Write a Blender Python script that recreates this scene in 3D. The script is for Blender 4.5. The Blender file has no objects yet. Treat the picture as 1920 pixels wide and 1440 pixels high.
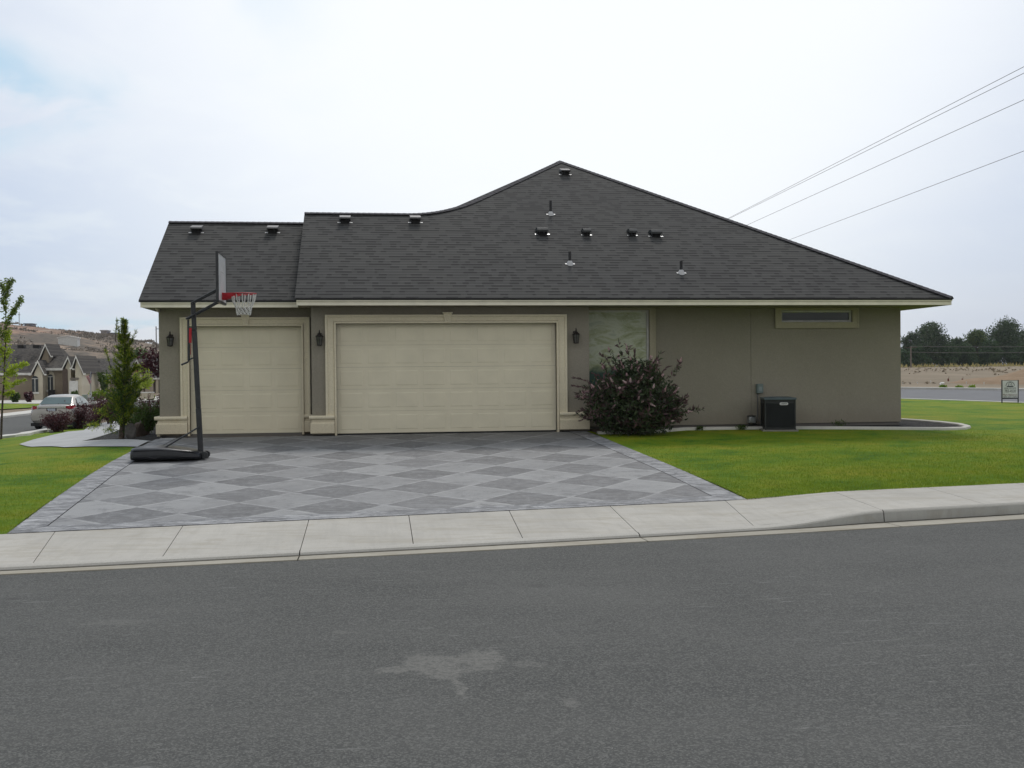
import bpy, bmesh, math, random
import numpy as np
from mathutils import Vector, Matrix
PI=math.pi; rad=math.radians
scene=bpy.context.scene; col=scene.collection
random.seed(7)
# ------------------------------------------------------------------ camera model (photo 1920x1440)
FPX,YAW,PITCH,ROLL,ZC=2024.,.134,.012,-.009,1.376
def cam_axes():
    cy,sy=math.cos(YAW),math.sin(YAW); cp,sp=math.cos(PITCH),math.sin(PITCH); cr,sr=math.cos(ROLL),math.sin(ROLL)
    f=Vector((sy*cp,cy*cp,-sp)); r=Vector((cy,-sy,0)); u=r.cross(f)
    return r*cr+u*sr, -r*sr+u*cr, f
CR,CU,CF=cam_axes()
def ray(px,py): return CF+CR*((px-960)/FPX)-CU*((py-720)/FPX)
def W(px,py,Y):
    v=ray(px,py); p=Vector((0,0,ZC))+v*(Y/v.y); return p
def UZ(px,py,z):
    v=ray(px,py); return Vector((0,0,ZC))+v*((z-ZC)/v.z)
cd=bpy.data.cameras.new('camera'); cam=bpy.data.objects.new('camera',cd); col.objects.link(cam)
M=Matrix((CR,CU,-CF)).transposed().to_4x4(); M.translation=Vector((0,0,ZC)); cam.matrix_world=M
cd.sensor_width=36; cd.lens=FPX/1920*36; cd.clip_start=.1; cd.clip_end=6000
scene.camera=cam
# ------------------------------------------------------------------ object helpers
def tag(o,label=None,cat=None,group=None,kind=None):
    if label:o['label']=label
    if cat:o['category']=cat
    if group:o['group']=group
    if kind:o['kind']=kind
    return o
def empty(name,loc,rz=0,label=None,cat=None,group=None):
    o=bpy.data.objects.new(name,None); col.objects.link(o); o.location=loc; o.rotation_euler=(0,0,rz)
    o.empty_display_size=.2
    return tag(o,label,cat,group)
class MB:
    """collects shapes in world (or thing-local) space; build() links ONE mesh object"""
    def __init__(s): s.v=[];s.f=[];s.mi=[];s.m=0;s.uv=None
    def add(s,vs,fs):
        b=len(s.v); s.v+= [tuple(v) for v in vs]
        for f in fs: s.f.append(tuple(b+i for i in f)); s.mi.append(s.m)
        return s
    def box(s,x0,x1,y0,y1,z0,z1):
        vs=[(x,y,z) for z in (z0,z1) for y in (y0,y1) for x in (x0,x1)]
        return s.add(vs,[(0,2,3,1),(4,5,7,6),(0,1,5,4),(2,6,7,3),(0,4,6,2),(1,3,7,5)])
    def obox(s,c,ax,ay,az,lx,ly,lz):
        c=Vector(c);ax=Vector(ax).normalized()*lx/2;ay=Vector(ay).normalized()*ly/2;az=Vector(az).normalized()*lz/2
        vs=[c+ax*i+ay*j+az*k for k in(-1,1) for j in(-1,1) for i in(-1,1)]
        return s.add(vs,[(0,2,3,1),(4,5,7,6),(0,1,5,4),(2,6,7,3),(0,4,6,2),(1,3,7,5)])
    def prism(s,pts,off):
        """polygon (3d points) extruded by vector off"""
        n=len(pts); off=Vector(off); vs=[Vector(p) for p in pts]+[Vector(p)+off for p in pts]
        return s.add(vs,[tuple(range(n)),tuple(range(2*n-1,n-1,-1))]+[(i,i+n,(i+1)%n+n,(i+1)%n) for i in range(n)])
    def poly(s,pts): return s.add(pts,[tuple(range(len(pts)))])
    def tube(s,path,r,n=8,cap=True):
        path=[Vector(p) for p in path]; rs=r if isinstance(r,(list,tuple)) else [r]*len(path)
        vs=[];fs=[]; up=None
        for i,p in enumerate(path):
            t=(path[min(i+1,len(path)-1)]-path[max(i-1,0)]).normalized()
            if up is None:
                up=Vector((0,0,1)) if abs(t.z)<.9 else Vector((1,0,0))
            a=t.cross(up).normalized(); b=a.cross(t).normalized(); up=b
            for k in range(n):
                w=2*PI*k/n; vs.append(p+(a*math.cos(w)+b*math.sin(w))*rs[i])
        m=len(path)
        for i in range(m-1):
            for k in range(n): fs.append((i*n+k,i*n+(k+1)%n,(i+1)*n+(k+1)%n,(i+1)*n+k))
        if cap: fs.append(tuple(range(n-1,-1,-1))); fs.append(tuple((m-1)*n+k for k in range(n)))
        return s.add(vs,fs)
    def lathe(s,c,prof,n=12,axis='z',rot=0):
        c=Vector(c);vs=[];fs=[]
        for (r,h) in prof:
            for k in range(n):
                w=2*PI*k/n+rot; a,b=r*math.cos(w),r*math.sin(w)
                vs.append(c+(Vector((a,b,h)) if axis=='z' else Vector((a,h,b)) if axis=='y' else Vector((h,a,b))))
        m=len(prof)
        for i in range(m-1):
            for k in range(n): fs.append((i*n+k,i*n+(k+1)%n,(i+1)*n+(k+1)%n,(i+1)*n+k))
        fs.append(tuple(range(n-1,-1,-1))); fs.append(tuple((m-1)*n+k for k in range(n)))
        return s.add(vs,fs)
    def build(s,name,mat,parent=None,smooth=False,bevel=0,seg=1,ang=40):
        me=bpy.data.meshes.new(name); me.from_pydata(s.v,[],s.f)
        for m in (mat if isinstance(mat,(list,tuple)) else [mat]): me.materials.append(m)
        if isinstance(mat,(list,tuple)): me.polygons.foreach_set('material_index',s.mi)
        bm=bmesh.new(); bm.from_mesh(me); bmesh.ops.recalc_face_normals(bm,faces=bm.faces); bm.to_mesh(me); bm.free()
        if smooth: me.polygons.foreach_set('use_smooth',[True]*len(me.polygons))
        me.update()
        o=bpy.data.objects.new(name,me); col.objects.link(o)
        if parent:
            o.parent=parent; o.matrix_parent_inverse=Matrix()
            me.transform((Matrix.Translation(wloc(parent))@Matrix.Rotation(wrot(parent),4,'Z')).inverted()) if s.world else None
        if bevel:
            b=o.modifiers.new('b','BEVEL'); b.width=bevel; b.segments=seg; b.limit_method='ANGLE'; b.angle_limit=rad(ang)
        if smooth and smooth!='all':
            try:
                me.set_sharp_from_angle(angle=rad(ang))
            except Exception: pass
        return o
    world=True
def wloc(o):
    v=Vector((0,0,0)); 
    while o: v=v+Vector(o.location); o=o.parent
    return v
def wrot(o):
    a=0
    while o: a+=o.rotation_euler.z; o=o.parent
    return a
class ML(MB):
    world=False   # shapes given in the parent's own space
def copy_tree(o,parent=None):
    c=o.copy(); col.objects.link(c); c.parent=parent
    for ch in [x for x in bpy.data.objects if x.parent==o]: copy_tree(ch,c)
    return c
# ------------------------------------------------------------------ material helpers
class NT:
    def __init__(s,name):
        s.m=bpy.data.materials.new(name); s.m.use_nodes=True; s.n=s.m.node_tree; s.n.nodes.clear()
        s.out=s.add('ShaderNodeOutputMaterial'); s.b=s.add('ShaderNodeBsdfPrincipled'); s.link(s.b.outputs[0],s.out.inputs[0])
        s.tc=s.add('ShaderNodeTexCoord')
    def add(s,t,**k):
        n=s.n.nodes.new(t)
        for a,b in k.items(): setattr(n,a,b)
        return n
    def link(s,a,b): s.n.links.new(a,b)
    def set(s,sock,v):
        if hasattr(v,'is_output') or isinstance(v,bpy.types.NodeSocket): s.link(v,sock)
        else: sock.default_value=v
    def math(s,op,a,b=0,c=None,clamp=False):
        n=s.add('ShaderNodeMath',operation=op); n.use_clamp=clamp; s.set(n.inputs[0],a); s.set(n.inputs[1],b)
        if c is not None: s.set(n.inputs[2],c)
        return n.outputs[0]
    def pos(s): return s.add('ShaderNodeNewGeometry').outputs['Position']
    def obj(s): return s.tc.outputs['Object']
    def sep(s,v):
        n=s.add('ShaderNodeSeparateXYZ'); s.link(v,n.inputs[0]); return n.outputs
    def comb(s,x,y,z=0):
        n=s.add('ShaderNodeCombineXYZ'); s.set(n.inputs[0],x);s.set(n.inputs[1],y);s.set(n.inputs[2],z); return n.outputs[0]
    def scale(s,v,sx,sy=None,sz=None):
        n=s.add('ShaderNodeVectorMath',operation='MULTIPLY'); s.link(v,n.inputs[0]); n.inputs[1].default_value=(sx,sy if sy is not None else sx,sz if sz is not None else sx); return n.outputs[0]
    def noise(s,v,scale,detail=3,rough=.55,dist=0):
        n=s.add('ShaderNodeTexNoise'); s.link(v,n.inputs['Vector']); n.inputs['Scale'].default_value=scale; n.inputs['Detail'].default_value=detail; n.inputs['Roughness'].default_value=rough; n.inputs['Distortion'].default_value=dist
        return n.outputs['Fac']
    def white(s,v,dim='3D'):
        n=s.add('ShaderNodeTexWhiteNoise',noise_dimensions=dim); s.link(v,n.inputs['Vector' if dim!='1D' else 'W']); return n.outputs['Value']
    def voro(s,v,scale,feature='F1',out='Distance'):
        n=s.add('ShaderNodeTexVoronoi',feature=feature); s.link(v,n.inputs['Vector']); n.inputs['Scale'].default_value=scale; return n.outputs[out]
    def ramp(s,v,stops):
        n=s.add('ShaderNodeValToRGB'); s.set(n.inputs[0],v); e=n.color_ramp.elements
        while len(e)<len(stops): e.new(.5)
        for i,(p,c) in enumerate(stops):
            e[i].position=p; e[i].color=(c[0],c[1],c[2],1) if hasattr(c,'__len__') else (c,c,c,1)
        return n.outputs[0]
    def mix(s,f,a,b,mode='MIX'):
        n=s.add('ShaderNodeMix',data_type='RGBA',blend_type=mode); s.set(n.inputs[0],f)
        for i,v in ((6,a),(7,b)):
            if isinstance(v,(tuple,list)): n.inputs[i].default_value=(v[0],v[1],v[2],1)
            else: s.set(n.inputs[i],v)
        return n.outputs[2]
    def step(s,v,a,b):
        n=s.add('ShaderNodeMapRange',interpolation_type='SMOOTHSTEP'); s.set(n.inputs[0],v); n.inputs[1].default_value=min(a,b); n.inputs[2].default_value=max(a,b)
        if a>b: n.inputs[3].default_value=1; n.inputs[4].default_value=0
        return n.outputs[0]
    def bump(s,h,dist=.01,st=1.):
        n=s.add('ShaderNodeBump'); s.set(n.inputs['Height'],h); n.inputs['Distance'].default_value=dist; n.inputs['Strength'].default_value=st
        s.link(n.outputs[0],s.b.inputs['Normal']); return n
    def fin(s,color=None,rough=.8,metal=0,spec=None):
        if color is not None:
            if isinstance(color,(tuple,list)): s.b.inputs['Base Color'].default_value=(color[0],color[1],color[2],1)
            else: s.link(color,s.b.inputs['Base Color'])
        s.set(s.b.inputs['Roughness'],rough); s.b.inputs['Metallic'].default_value=metal
        if spec is not None: s.b.inputs['Specular IOR Level'].default_value=spec
        return s.m
def simple(name,c,rough=.6,metal=0,var=.12,sc=4,spec=.4,bump=0,bs=60):
    """paint or plastic with slight uneven wear"""
    n=NT(name); p=n.pos(); f=n.noise(p,sc,5); 
    cc=n.mix(n.step(f,.3,.7),tuple(x*(1-var) for x in c),tuple(min(1,x*(1+var)) for x in c))
    if bump: n.bump(n.noise(p,bs,3),bump)
    return n.fin(cc,rough,metal,spec)
# ------------------------------------------------------------------ terrain
FB=np.poly1d([4.07668858e-04,1.46958425e-01,1.40704201e+01]); FF=np.poly1d([2.87602120e-03,1.31082350e-01,1.23584559e+01]); FA=np.poly1d([6.27e-03*.6,1.2e-01,1.18734029e+01])
def ext(p,x,a=-5.,b=10.):
    d=p.deriv()
    if x<a: return float(p(a)+d(a)*(x-a))
    if x>b: return float(p(b)+d(b)*(x-b))
    return float(p(x))
Bk=lambda x:ext(FB,x); Fr=lambda x:ext(FF,x); As=lambda x:ext(FA,x)
def sm(a,b,x):
    t=min(1,max(0,(x-a)/(b-a))); return t*t*(3-2*t)
zback=lambda x:-.5+.06*sm(5.2,7,x)
zfront=lambda x:-.60+.115*sm(4.9,6.7,x)
ZS=-.64
cp=[]
for x in (-24,-14,-9,-6,-4.5,-2,0,2.5,5,7,9,12,17,24,34): cp.append((x,Bk(x),zback(x)-.004))
for x in (-24,-14,-8,-4,0,5,10,16,26): cp+= [(x,Bk(x)-2.5,-.74),(x,2,-.76)]
cp+=[(-20,-15,-.76),(0,-15,-.76),(20,-15,-.76)]
for x in (-4.5,-2,0.5,3,5.2):
    for k in (.25,.5,.75,1): cp.append((x,Bk(x)+(24-Bk(x))*k,-.5*(1-k)))
for x in (8,11,14): cp+=[(x,19,-.24),(x,24.5,-.03)]
cp+=[(20,19,-.2),(20,28,-.03),(26,34,0),(18,40,0),(34,30,0),(10,45,0),(0,30,0),(0,45,-.2),(40,45,0),(30,60,0),(60,50,0),(20,75,0.02),(50,80,.1),(70,100,.5),(40,120,.8),(60,150,1.2),(90,150,1.3),(110,110,.8),(90,60,.3),(100,200,1.4),(60,220,1.2)]
cp+=[(-4.6,26,-.04),(-4.6,32,-.1),(-6.1,24.4,-.1),(-8,25.8,-.3),(-7,30,-.22),(-7.5,36,-.3),(-9,38,-.48),(-11,20,-.5),(-12,26,-.58),(-16,30,-.85),(-10,30,-.45),(-12.4,43,-.88),(-9,44,-.78),(-16,40,-.92),(-13.5,48,-.95),(-20,50,-1),(-9,56,-1.0),(-3,50,-.7),(-24,70,-1.05),(-12,75,-1.08),(-30,110,-1.1),(-10,110,-1.1),(-50,60,-1.1),(-40,30,-1.0),(-50,150,-1.1),(-20,170,-1.1),(0,170,-.8),(-80,110,-1.1),(-60,0,-1)]
cp=np.array(cp,float)
def tk(r2): return np.where(r2>1e-12,r2*np.log(r2+1e-12),0.)
def _tps():
    n=len(cp); A=np.zeros((n+3,n+3)); d=cp[:,None,:2]-cp[None,:,:2]; A[:n,:n]=tk((d**2).sum(-1))+np.eye(n)*.3
    P=np.c_[np.ones(n),cp[:,:2]]; A[:n,n:]=P; A[n:,:n]=P.T
    return np.linalg.solve(A,np.r_[cp[:,2],0,0,0])
TW=_tps()
HPX=np.array([-900,-500,-200,0,35,60,90,130,160,182,215,240,262,285,300,360,450,700,1100]); HPY=np.array([640,612,600,604,604,608,613,615,617,619,620,627,631,630,640,648,660,680,700])
def Gn(X,Y):
    X=np.asarray(X,float);Y=np.asarray(Y,float); sh=X.shape; x=X.ravel();y=Y.ravel(); out=np.zeros(len(x))
    for a in range(0,len(x),20000):
        xs=x[a:a+20000];ys=y[a:a+20000]
        d2=(xs[:,None]-cp[None,:,0])**2+(ys[:,None]-cp[None,:,1])**2
        z=tk(d2)@TW[:-3]+TW[-3]+TW[-2]*xs+TW[-1]*ys
        z=np.clip(z,-1.3,1.6)
        r=np.hypot(xs,ys); w=np.clip((r-170)/130,0,1); w=w*w*(3-2*w)
        front=ys>0
        far=np.where((xs>0.1*ys)&front,1.35,-1.1)
        z=z*(1-w)+far*w
        # hill slope on the left, rising from 230 m to its crest
        az=np.arctan2(xs,np.maximum(ys,1e-6)); px=960+FPX*np.tan(np.clip(az-YAW,-1.3,1.3))
        py=np.interp(px,HPX,HPY); hor=703-.009*(px)  # horizon line in the photo
        H=(hor-4-py)/FPX*620
        t=np.clip((r-250)/370,0,1); prof=t*t*(3-2*t)
        bumps=1.1*np.sin(xs*.031+ys*.017)+.8*np.sin(xs*.077-ys*.043+1)+.5*np.sin(ys*.11+xs*.05)
        z=z+np.where(front&(px<1100),1,0)*(np.maximum(H,0)*prof+bumps*np.clip((r-280)/100,0,1)*np.clip((600-r)/100,0,1)*np.clip((700-px)/200,0,1))
        out[a:a+20000]=z
    return out.reshape(sh)
def G(x,y): return float(Gn(np.array([x]),np.array([y]))[0])
def onG(px,py,tmax=900.,t0=8.):
    v=ray(px,py); ts=t0*(tmax/t0)**np.linspace(0,1,700); X=v.x*ts; Y=v.y*ts; Z=ZC+v.z*ts
    d=Z-Gn(X,Y); i=np.argmax(d<0)
    if d[i]>=0: return Vector((X[-1],Y[-1],G(X[-1],Y[-1])))
    a,b=ts[i-1],ts[i]
    tt=np.linspace(a,b,40); dd=ZC+v.z*tt-Gn(v.x*tt,v.y*tt); j=np.argmax(dd<0)
    t=tt[j]; return Vector((v.x*t,v.y*t,G(v.x*t,v.y*t)))
def sheet(name,poly,res,off,mat,kind='structure',zf=None,smooth=True,label=None,cat=None):
    """ground polygon cut on a grid and laid on the terrain"""
    bm=bmesh.new(); vs=[bm.verts.new((p[0],p[1],0)) for p in poly]; f=bm.faces.new(vs)
    bmesh.ops.triangulate(bm,faces=[f])
    xs=[p[0] for p in poly]; ys=[p[1] for p in poly]
    for ax,(a,b) in enumerate(((min(xs),max(xs)),(min(ys),max(ys)))):
        k=math.floor(a/res)*res+res
        while k<b:
            co=[0,0,0];no=[0,0,0];co[ax]=k;no[ax]=1
            bmesh.ops.bisect_plane(bm,geom=bm.verts[:]+bm.edges[:]+bm.faces[:],plane_co=co,plane_no=no,dist=1e-5); k+=res
    X=np.array([v.co.x for v in bm.verts]);Y=np.array([v.co.y for v in bm.verts])
    Z=Gn(X,Y)+off if zf is None else np.array([zf(x,y) for x,y in zip(X,Y)])+off
    for v,z in zip(bm.verts,Z): v.co.z=z
    bmesh.ops.recalc_face_normals(bm,faces=bm.faces)
    if sum(f.normal.z*f.calc_area() for f in bm.faces)<0: bmesh.ops.reverse_faces(bm,faces=bm.faces)
    me=bpy.data.meshes.new(name); bm.to_mesh(me); bm.free(); me.materials.append(mat)
    if smooth: me.polygons.foreach_set('use_smooth',[True]*len(me.polygons))
    o=bpy.data.objects.new(name,me); col.objects.link(o); tag(o,label,cat,kind=kind); return o
# ------------------------------------------------------------------ materials
def m_asphalt():
    n=NT('asphalt'); p=n.pos()
    agg=n.voro(p,95,out='Color'); ag=n.sep(agg)[0]
    big=n.noise(p,.55,5,.6); mid=n.noise(n.scale(p,1.2,7,1),1.4,5,.65); fine=n.noise(p,160,2)
    lane=n.noise(n.scale(p,.25,1.5,1),.9,3,.5); base=n.ramp(big,[(.3,(.064,.065,.062)),(.7,(.098,.098,.093))]); base=n.mix(n.math('MULTIPLY',n.step(lane,.42,.62),.30),base,(.055,.057,.055))
    base=n.mix(n.step(mid,.52,.75),base,(.095,.095,.088))
    base=n.mix(n.math('MULTIPLY',n.step(ag,.35,.98),.8),base,(.160,.160,.150)); lum=n.noise(p,22,4,.8); base=n.mix(n.math('MULTIPLY',n.step(lum,.48,.70),.38),base,(.13,.13,.123)); base=n.mix(n.math('MULTIPLY',n.step(lum,.50,.32),.35),base,(.055,.056,.058))
    base=n.mix(n.math('MULTIPLY',n.step(fine,.5,.72),.5),base,(.045,.046,.047))
    fl=n.voro(p,26,out='Color'); spk=n.math('GREATER_THAN',n.sep(fl)[1],.980)
    d=n.voro(p,26); spk=n.math('MULTIPLY',spk,n.math('LESS_THAN',d,n.math('MULTIPLY',n.sep(fl)[2],.26)))
    base=n.mix(n.math('MULTIPLY',spk,.85),base,(.38,.38,.35))
    # scuffs: thin pale streaks along the street
    st=n.noise(n.scale(n.scale(p,1,1,1),1.6,16,1),1.3,4,.75,.6); s2=n.noise(p,.35,2)
    base=n.mix(n.math('MULTIPLY',n.math('MULTIPLY',n.step(st,.60,.66),n.step(s2,.44,.56)),.42),base,(.23,.23,.22))
    # dried silt stains left by puddles: each a lobe with a ragged rim
    wn_=n.add('ShaderNodeTexNoise'); n.link(p,wn_.inputs['Vector']); wn_.inputs['Scale'].default_value=3.; wn_.inputs['Detail'].default_value=6; wn_.inputs['Roughness'].default_value=.65
    wv=n.add('ShaderNodeVectorMath',operation='MULTIPLY_ADD'); n.link(wn_.outputs['Color'],wv.inputs[0]); wv.inputs[1].default_value=(.42,.50,0); n.link(p,wv.inputs[2]); wob=n.noise(p,9,5,.7); acc=None; o=n.sep(wv.outputs[0])
    for (px,py,rx,ry,k) in ((815,1245,58,22,1),(900,1232,52,13,1),(905,1251,40,8,.8),(735,1256,32,8,.9),(846,1280,13,24,.9),(845,1250,22,20,.9),(1076,1312,19,9,.7),(995,1244,26,6,.55),(225,1166,60,5,.35),(640,1186,40,3,.45),(1290,1272,40,7,.2),(300,1330,60,7,.18)):
        c=UZ(px,py,ZS); ex=UZ(px+rx,py,ZS); ey=UZ(px,py-ry,ZS)
        ax=abs(ex.x-c.x); ay=abs(ey.y-c.y)
        dx=n.math('MULTIPLY',n.math('SUBTRACT',o[0],c.x+.21),1/ax); dy=n.math('MULTIPLY',n.math('SUBTRACT',o[1],c.y+.25),1/ay)
        rr=n.math('SQRT',n.math('ADD',n.math('MULTIPLY',dx,dx),n.math('MULTIPLY',dy,dy)))
        e=n.math('ADD',rr,n.math('MULTIPLY',n.math('SUBTRACT',wob,.5),1.3))
        msk=n.math('MULTIPLY',n.math('SUBTRACT',1,n.step(e,.75,1.2)),k)
        acc=msk if acc is None else n.math('MAXIMUM',acc,msk)
    base=n.mix(n.math('MULTIPLY',acc,n.math('ADD',.12,n.math('MULTIPLY',n.step(lum,.3,.6),.48))),base,(.20,.195,.18))
    oil=n.noise(p,1.1,3,.5); base=n.mix(n.math('MULTIPLY',n.step(oil,.68,.76),.4),base,(.04,.04,.04))
    n.bump(n.math('ADD',ag,n.math('MULTIPLY',fine,.6)),.004,.7)
    return n.fin(base,.93,0,.25)
def m_concrete(name,c,stain=.3,edge=None):
    n=NT(name); p=n.pos(); brush=n.noise(n.scale(p,5.,.5,1),1.6,5,.7); big=n.noise(p,.9,5,.6); st=n.noise(n.scale(p,.6,2.6,1),1.5,6,.75,.8); f=n.noise(p,110,2); d=n.noise(p,6,5,.7)
    b=n.ramp(big,[(.3,tuple(x*.86 for x in c)),(.7,tuple(x*1.06 for x in c))])
    b=n.mix(n.math('MULTIPLY',n.step(st,.46,.62),stain),b,tuple(x*y for x,y in zip(c,(.72,.68,.60))))
    b=n.mix(n.math('MULTIPLY',n.step(d,.55,.75),.25),b,tuple(x*.75 for x in c))
    b=n.mix(n.math('MULTIPLY',n.step(f,.45,.7),.22),b,tuple(x*.6 for x in c))
    b=n.mix(n.math('MULTIPLY',n.step(brush,.46,.62),.22),b,tuple(x*.70 for x in c)); spot=n.noise(p,3.5,6,.8); b=n.mix(n.math('MULTIPLY',n.step(spot,.56,.70),.3),b,tuple(x*k for x,k in zip(c,(.70,.63,.54))))
    n.bump(f,.002,.5); return n.fin(b,.9,0,.3)
def m_driveway(border=False):
    n=NT('stamped_concrete_border' if border else 'stamped_concrete'); p=n.pos(); o=n.sep(p)
    big=n.noise(p,.8,5,.65); d=n.noise(p,5,6,.72); f=n.noise(p,90,2); mar=n.noise(n.scale(p,1,2.4,1),2.2,6,.78,1.2)
    if border:
        b=n.ramp(mar,[(.36,(.10,.102,.11)),(.48,(.20,.203,.212)),(.62,(.38,.383,.395))])
        b=n.mix(n.math('MULTIPLY',n.step(d,.5,.7),.4),b,(.12,.12,.13))
        rock=n.voro(n.scale(p,1,1.7,1),5.5); h=n.math('ADD',n.math('MULTIPLY',mar,1.4),rock)
        n.bump(h,.02,1.)
        return n.fin(b,.72,0,.35)
    wv=n.math('MULTIPLY',n.math('SUBTRACT',n.noise(p,2.7,5,.7),.5),.075)
    U=n.math('ADD',n.math('DIVIDE',n.math('SUBTRACT',o[0],.90),1.335),wv)
    V=n.math('DIVIDE',n.math('SUBTRACT',n.math('SUBTRACT',o[1],16.44),n.math('MULTIPLY',n.math('SUBTRACT',o[0],.9),.143)),1.385)
    P=n.math('ADD',n.math('ADD',U,V),.5); Q=n.math('ADD',n.math('SUBTRACT',U,V),.5)
    par=n.math('MODULO',n.math('ADD',n.math('ADD',n.math('FLOOR',P),n.math('FLOOR',Q)),100),2)
    cell=n.white(n.comb(n.math('FLOOR',P),n.math('FLOOR',Q),0))
    dark=n.mix(cell,(.078,.079,.083),(.125,.126,.130)); light=n.mix(cell,(.185,.187,.190),(.262,.264,.265))
    b=n.mix(par,dark,light)
    b=n.mix(n.math('MULTIPLY',n.step(mar,.40,.66),.55),b,(.25,.255,.265))
    wear=n.noise(p,2.4,5,.75,.5); b=n.mix(n.math('MULTIPLY',n.step(wear,.50,.66),.55),b,(.095,.097,.103))
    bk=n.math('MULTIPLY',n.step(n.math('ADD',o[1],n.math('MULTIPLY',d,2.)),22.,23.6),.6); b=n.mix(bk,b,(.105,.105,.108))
    b=n.mix(n.math('MULTIPLY',n.step(big,.45,.70),.45),b,(.125,.125,.13)); cl=n.noise(n.scale(p,1.6,1,1),7.,6,.8); b=n.mix(n.math('MULTIPLY',n.step(cl,.5,.66),.35),b,(.27,.272,.275))
    def near(x):
        fr=n.math('FRACT',x); return n.math('MINIMUM',fr,n.math('SUBTRACT',1,fr))
    e=n.math('MINIMUM',near(P),near(Q)); ln=n.math('SUBTRACT',1,n.step(n.math('ADD',e,n.math('MULTIPLY',n.math('SUBTRACT',d,.5),.05)),.012,.042))
    b=n.mix(n.math('MULTIPLY',ln,n.math('ADD',.25,n.math('MULTIPLY',n.step(wear,.6,.42),.5))),b,(.33,.332,.335))
    b=n.mix(n.math('MULTIPLY',n.step(f,.45,.72),.25),b,(.07,.07,.075))
    n.bump(n.math('ADD',n.math('MULTIPLY',mar,.7),n.math('MULTIPLY',ln,-.6)),.008,.7)
    return n.fin(b,n.math('ADD',.5,n.math('MULTIPLY',d,.4)),0,.4)
def m_lawn():
    n=NT('lawn_turf'); p=n.pos(); a=n.noise(p,.45,4,.55); b_=n.noise(n.scale(p,1,1.6,1),1.5,5,.65); c=n.noise(p,26,4,.7); f=n.noise(p,170,2,.6)
    col_=n.ramp(n.math('ADD',n.math('MULTIPLY',a,.5),n.math('MULTIPLY',b_,.5)),[(.38,(.052,.142,.005)),(.45,(.105,.205,.005)),(.52,(.175,.24,.006)),(.62,(.26,.26,.014))])
    col_=n.mix(n.math('MULTIPLY',n.step(c,.45,.68),.35),col_,(.045,.10,.006))
    dk=n.noise(p,3.1,3,.6); col_=n.mix(n.math('MULTIPLY',n.step(dk,.62,.72),.55),col_,(.028,.085,.008))
    col_=n.mix(n.math('MULTIPLY',n.step(f,.5,.7),.45),col_,(.15,.19,.035))
    n.bump(n.math('ADD',n.math('MULTIPLY',c,1.),f),.018,.8)
    return n.fin(col_,.85,0,.15)
def m_blade(name,c1,c2,trans=.25,rough=.6):
    """leaf or grass-blade material: each leaf its own shade, a little light through it"""
    n=NT(name); g=n.add('ShaderNodeNewGeometry'); r=g.outputs['Random Per Island']
    cc=n.mix(r,c1,c2); cl=n.noise(n.pos(),2.2,2); cc=n.mix(n.math('MULTIPLY',n.step(cl,.4,.65),.35),cc,tuple(min(1,x*1.5) for x in c2))
    n.fin(cc,rough,0,.35)
    t=n.add('ShaderNodeBsdfTranslucent'); n.link(n.mix(.5,cc,tuple(min(1,x*1.8) for x in c2)),t.inputs[0]); mx=n.add('ShaderNodeMixShader'); mx.inputs[0].default_value=trans
    n.link(n.b.outputs[0],mx.inputs[1]); n.link(t.outputs[0],mx.inputs[2]); n.link(mx.outputs[0],n.out.inputs[0]); return n.m
def m_ground():
    n=NT('dry_soil'); p=n.pos(); a=n.noise(p,.05,5,.6); b=n.noise(p,.6,6,.7); c=n.noise(p,9,3)
    cc=n.ramp(a,[(.3,(.20,.16,.115)),(.7,(.27,.215,.16))]); cc=n.mix(n.math('MULTIPLY',n.step(b,.5,.7),.5),cc,(.15,.125,.09)); cc=n.mix(n.math('MULTIPLY',n.step(c,.5,.7),.3),cc,(.33,.28,.22))
    n.bump(b,.1,.6); return n.fin(cc,.95,0,.1)
def m_lot():
    n=NT('graded_dirt'); p=n.pos(); a=n.noise(n.scale(p,1,.35,1),.12,5,.6); t=n.noise(n.scale(p,.25,1.6,1),.9,5,.7); c=n.noise(p,1.6,5,.7)
    cc=n.ramp(a,[(.3,(.19,.155,.11)),(.7,(.275,.225,.165))]); cc=n.mix(n.math('MULTIPLY',n.step(t,.5,.7),.5),cc,(.31,.255,.195)); cc=n.mix(n.math('MULTIPLY',n.step(c,.55,.7),.4),cc,(.15,.125,.075))
    return n.fin(cc,.95,0,.1)
def m_hill():
    n=NT('sagebrush_hillside'); p=n.pos(); o=n.sep(p)
    a=n.noise(n.scale(p,1,1,2.5),.010,5,.6,.6); b=n.noise(n.scale(p,1,.6,1),.05,6,.68); c=n.noise(p,.22,5,.75); v=n.voro(n.scale(p,1,.5,1),.30)
    tan=n.mix(n.step(b,.40,.62),(.38,.245,.175),(.23,.155,.115)); gry=n.mix(n.step(b,.42,.60),(.26,.20,.15),(.14,.118,.095))
    z=n.math('MULTIPLY',n.math('ADD',o[0],128),-.02); # the bare flank lies to the left
    cc=n.mix(n.step(n.math('ADD',a,n.math('MULTIPLY',z,.6)),.42,.62),gry,tan)
    cc=n.mix(n.math('MULTIPLY',n.step(c,.50,.60),.7),cc,(.080,.072,.062))
    cc=n.mix(n.math('MULTIPLY',n.math('SUBTRACT',1,n.step(v,.18,.34)),.45),cc,(.06,.062,.05))
    # road cuts
    w=n.noise(n.scale(p,1,1,0),.012,3); lv=n.math('FRACT',n.math('MULTIPLY',n.math('ADD',o[2],n.math('MULTIPLY',w,22)),.085))
    cc=n.mix(n.math('MULTIPLY',n.math('GREATER_THAN',lv,.93),n.step(w,.4,.5)),cc,(.34,.26,.20))
    return n.fin(cc,.97,0,.05)
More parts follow.
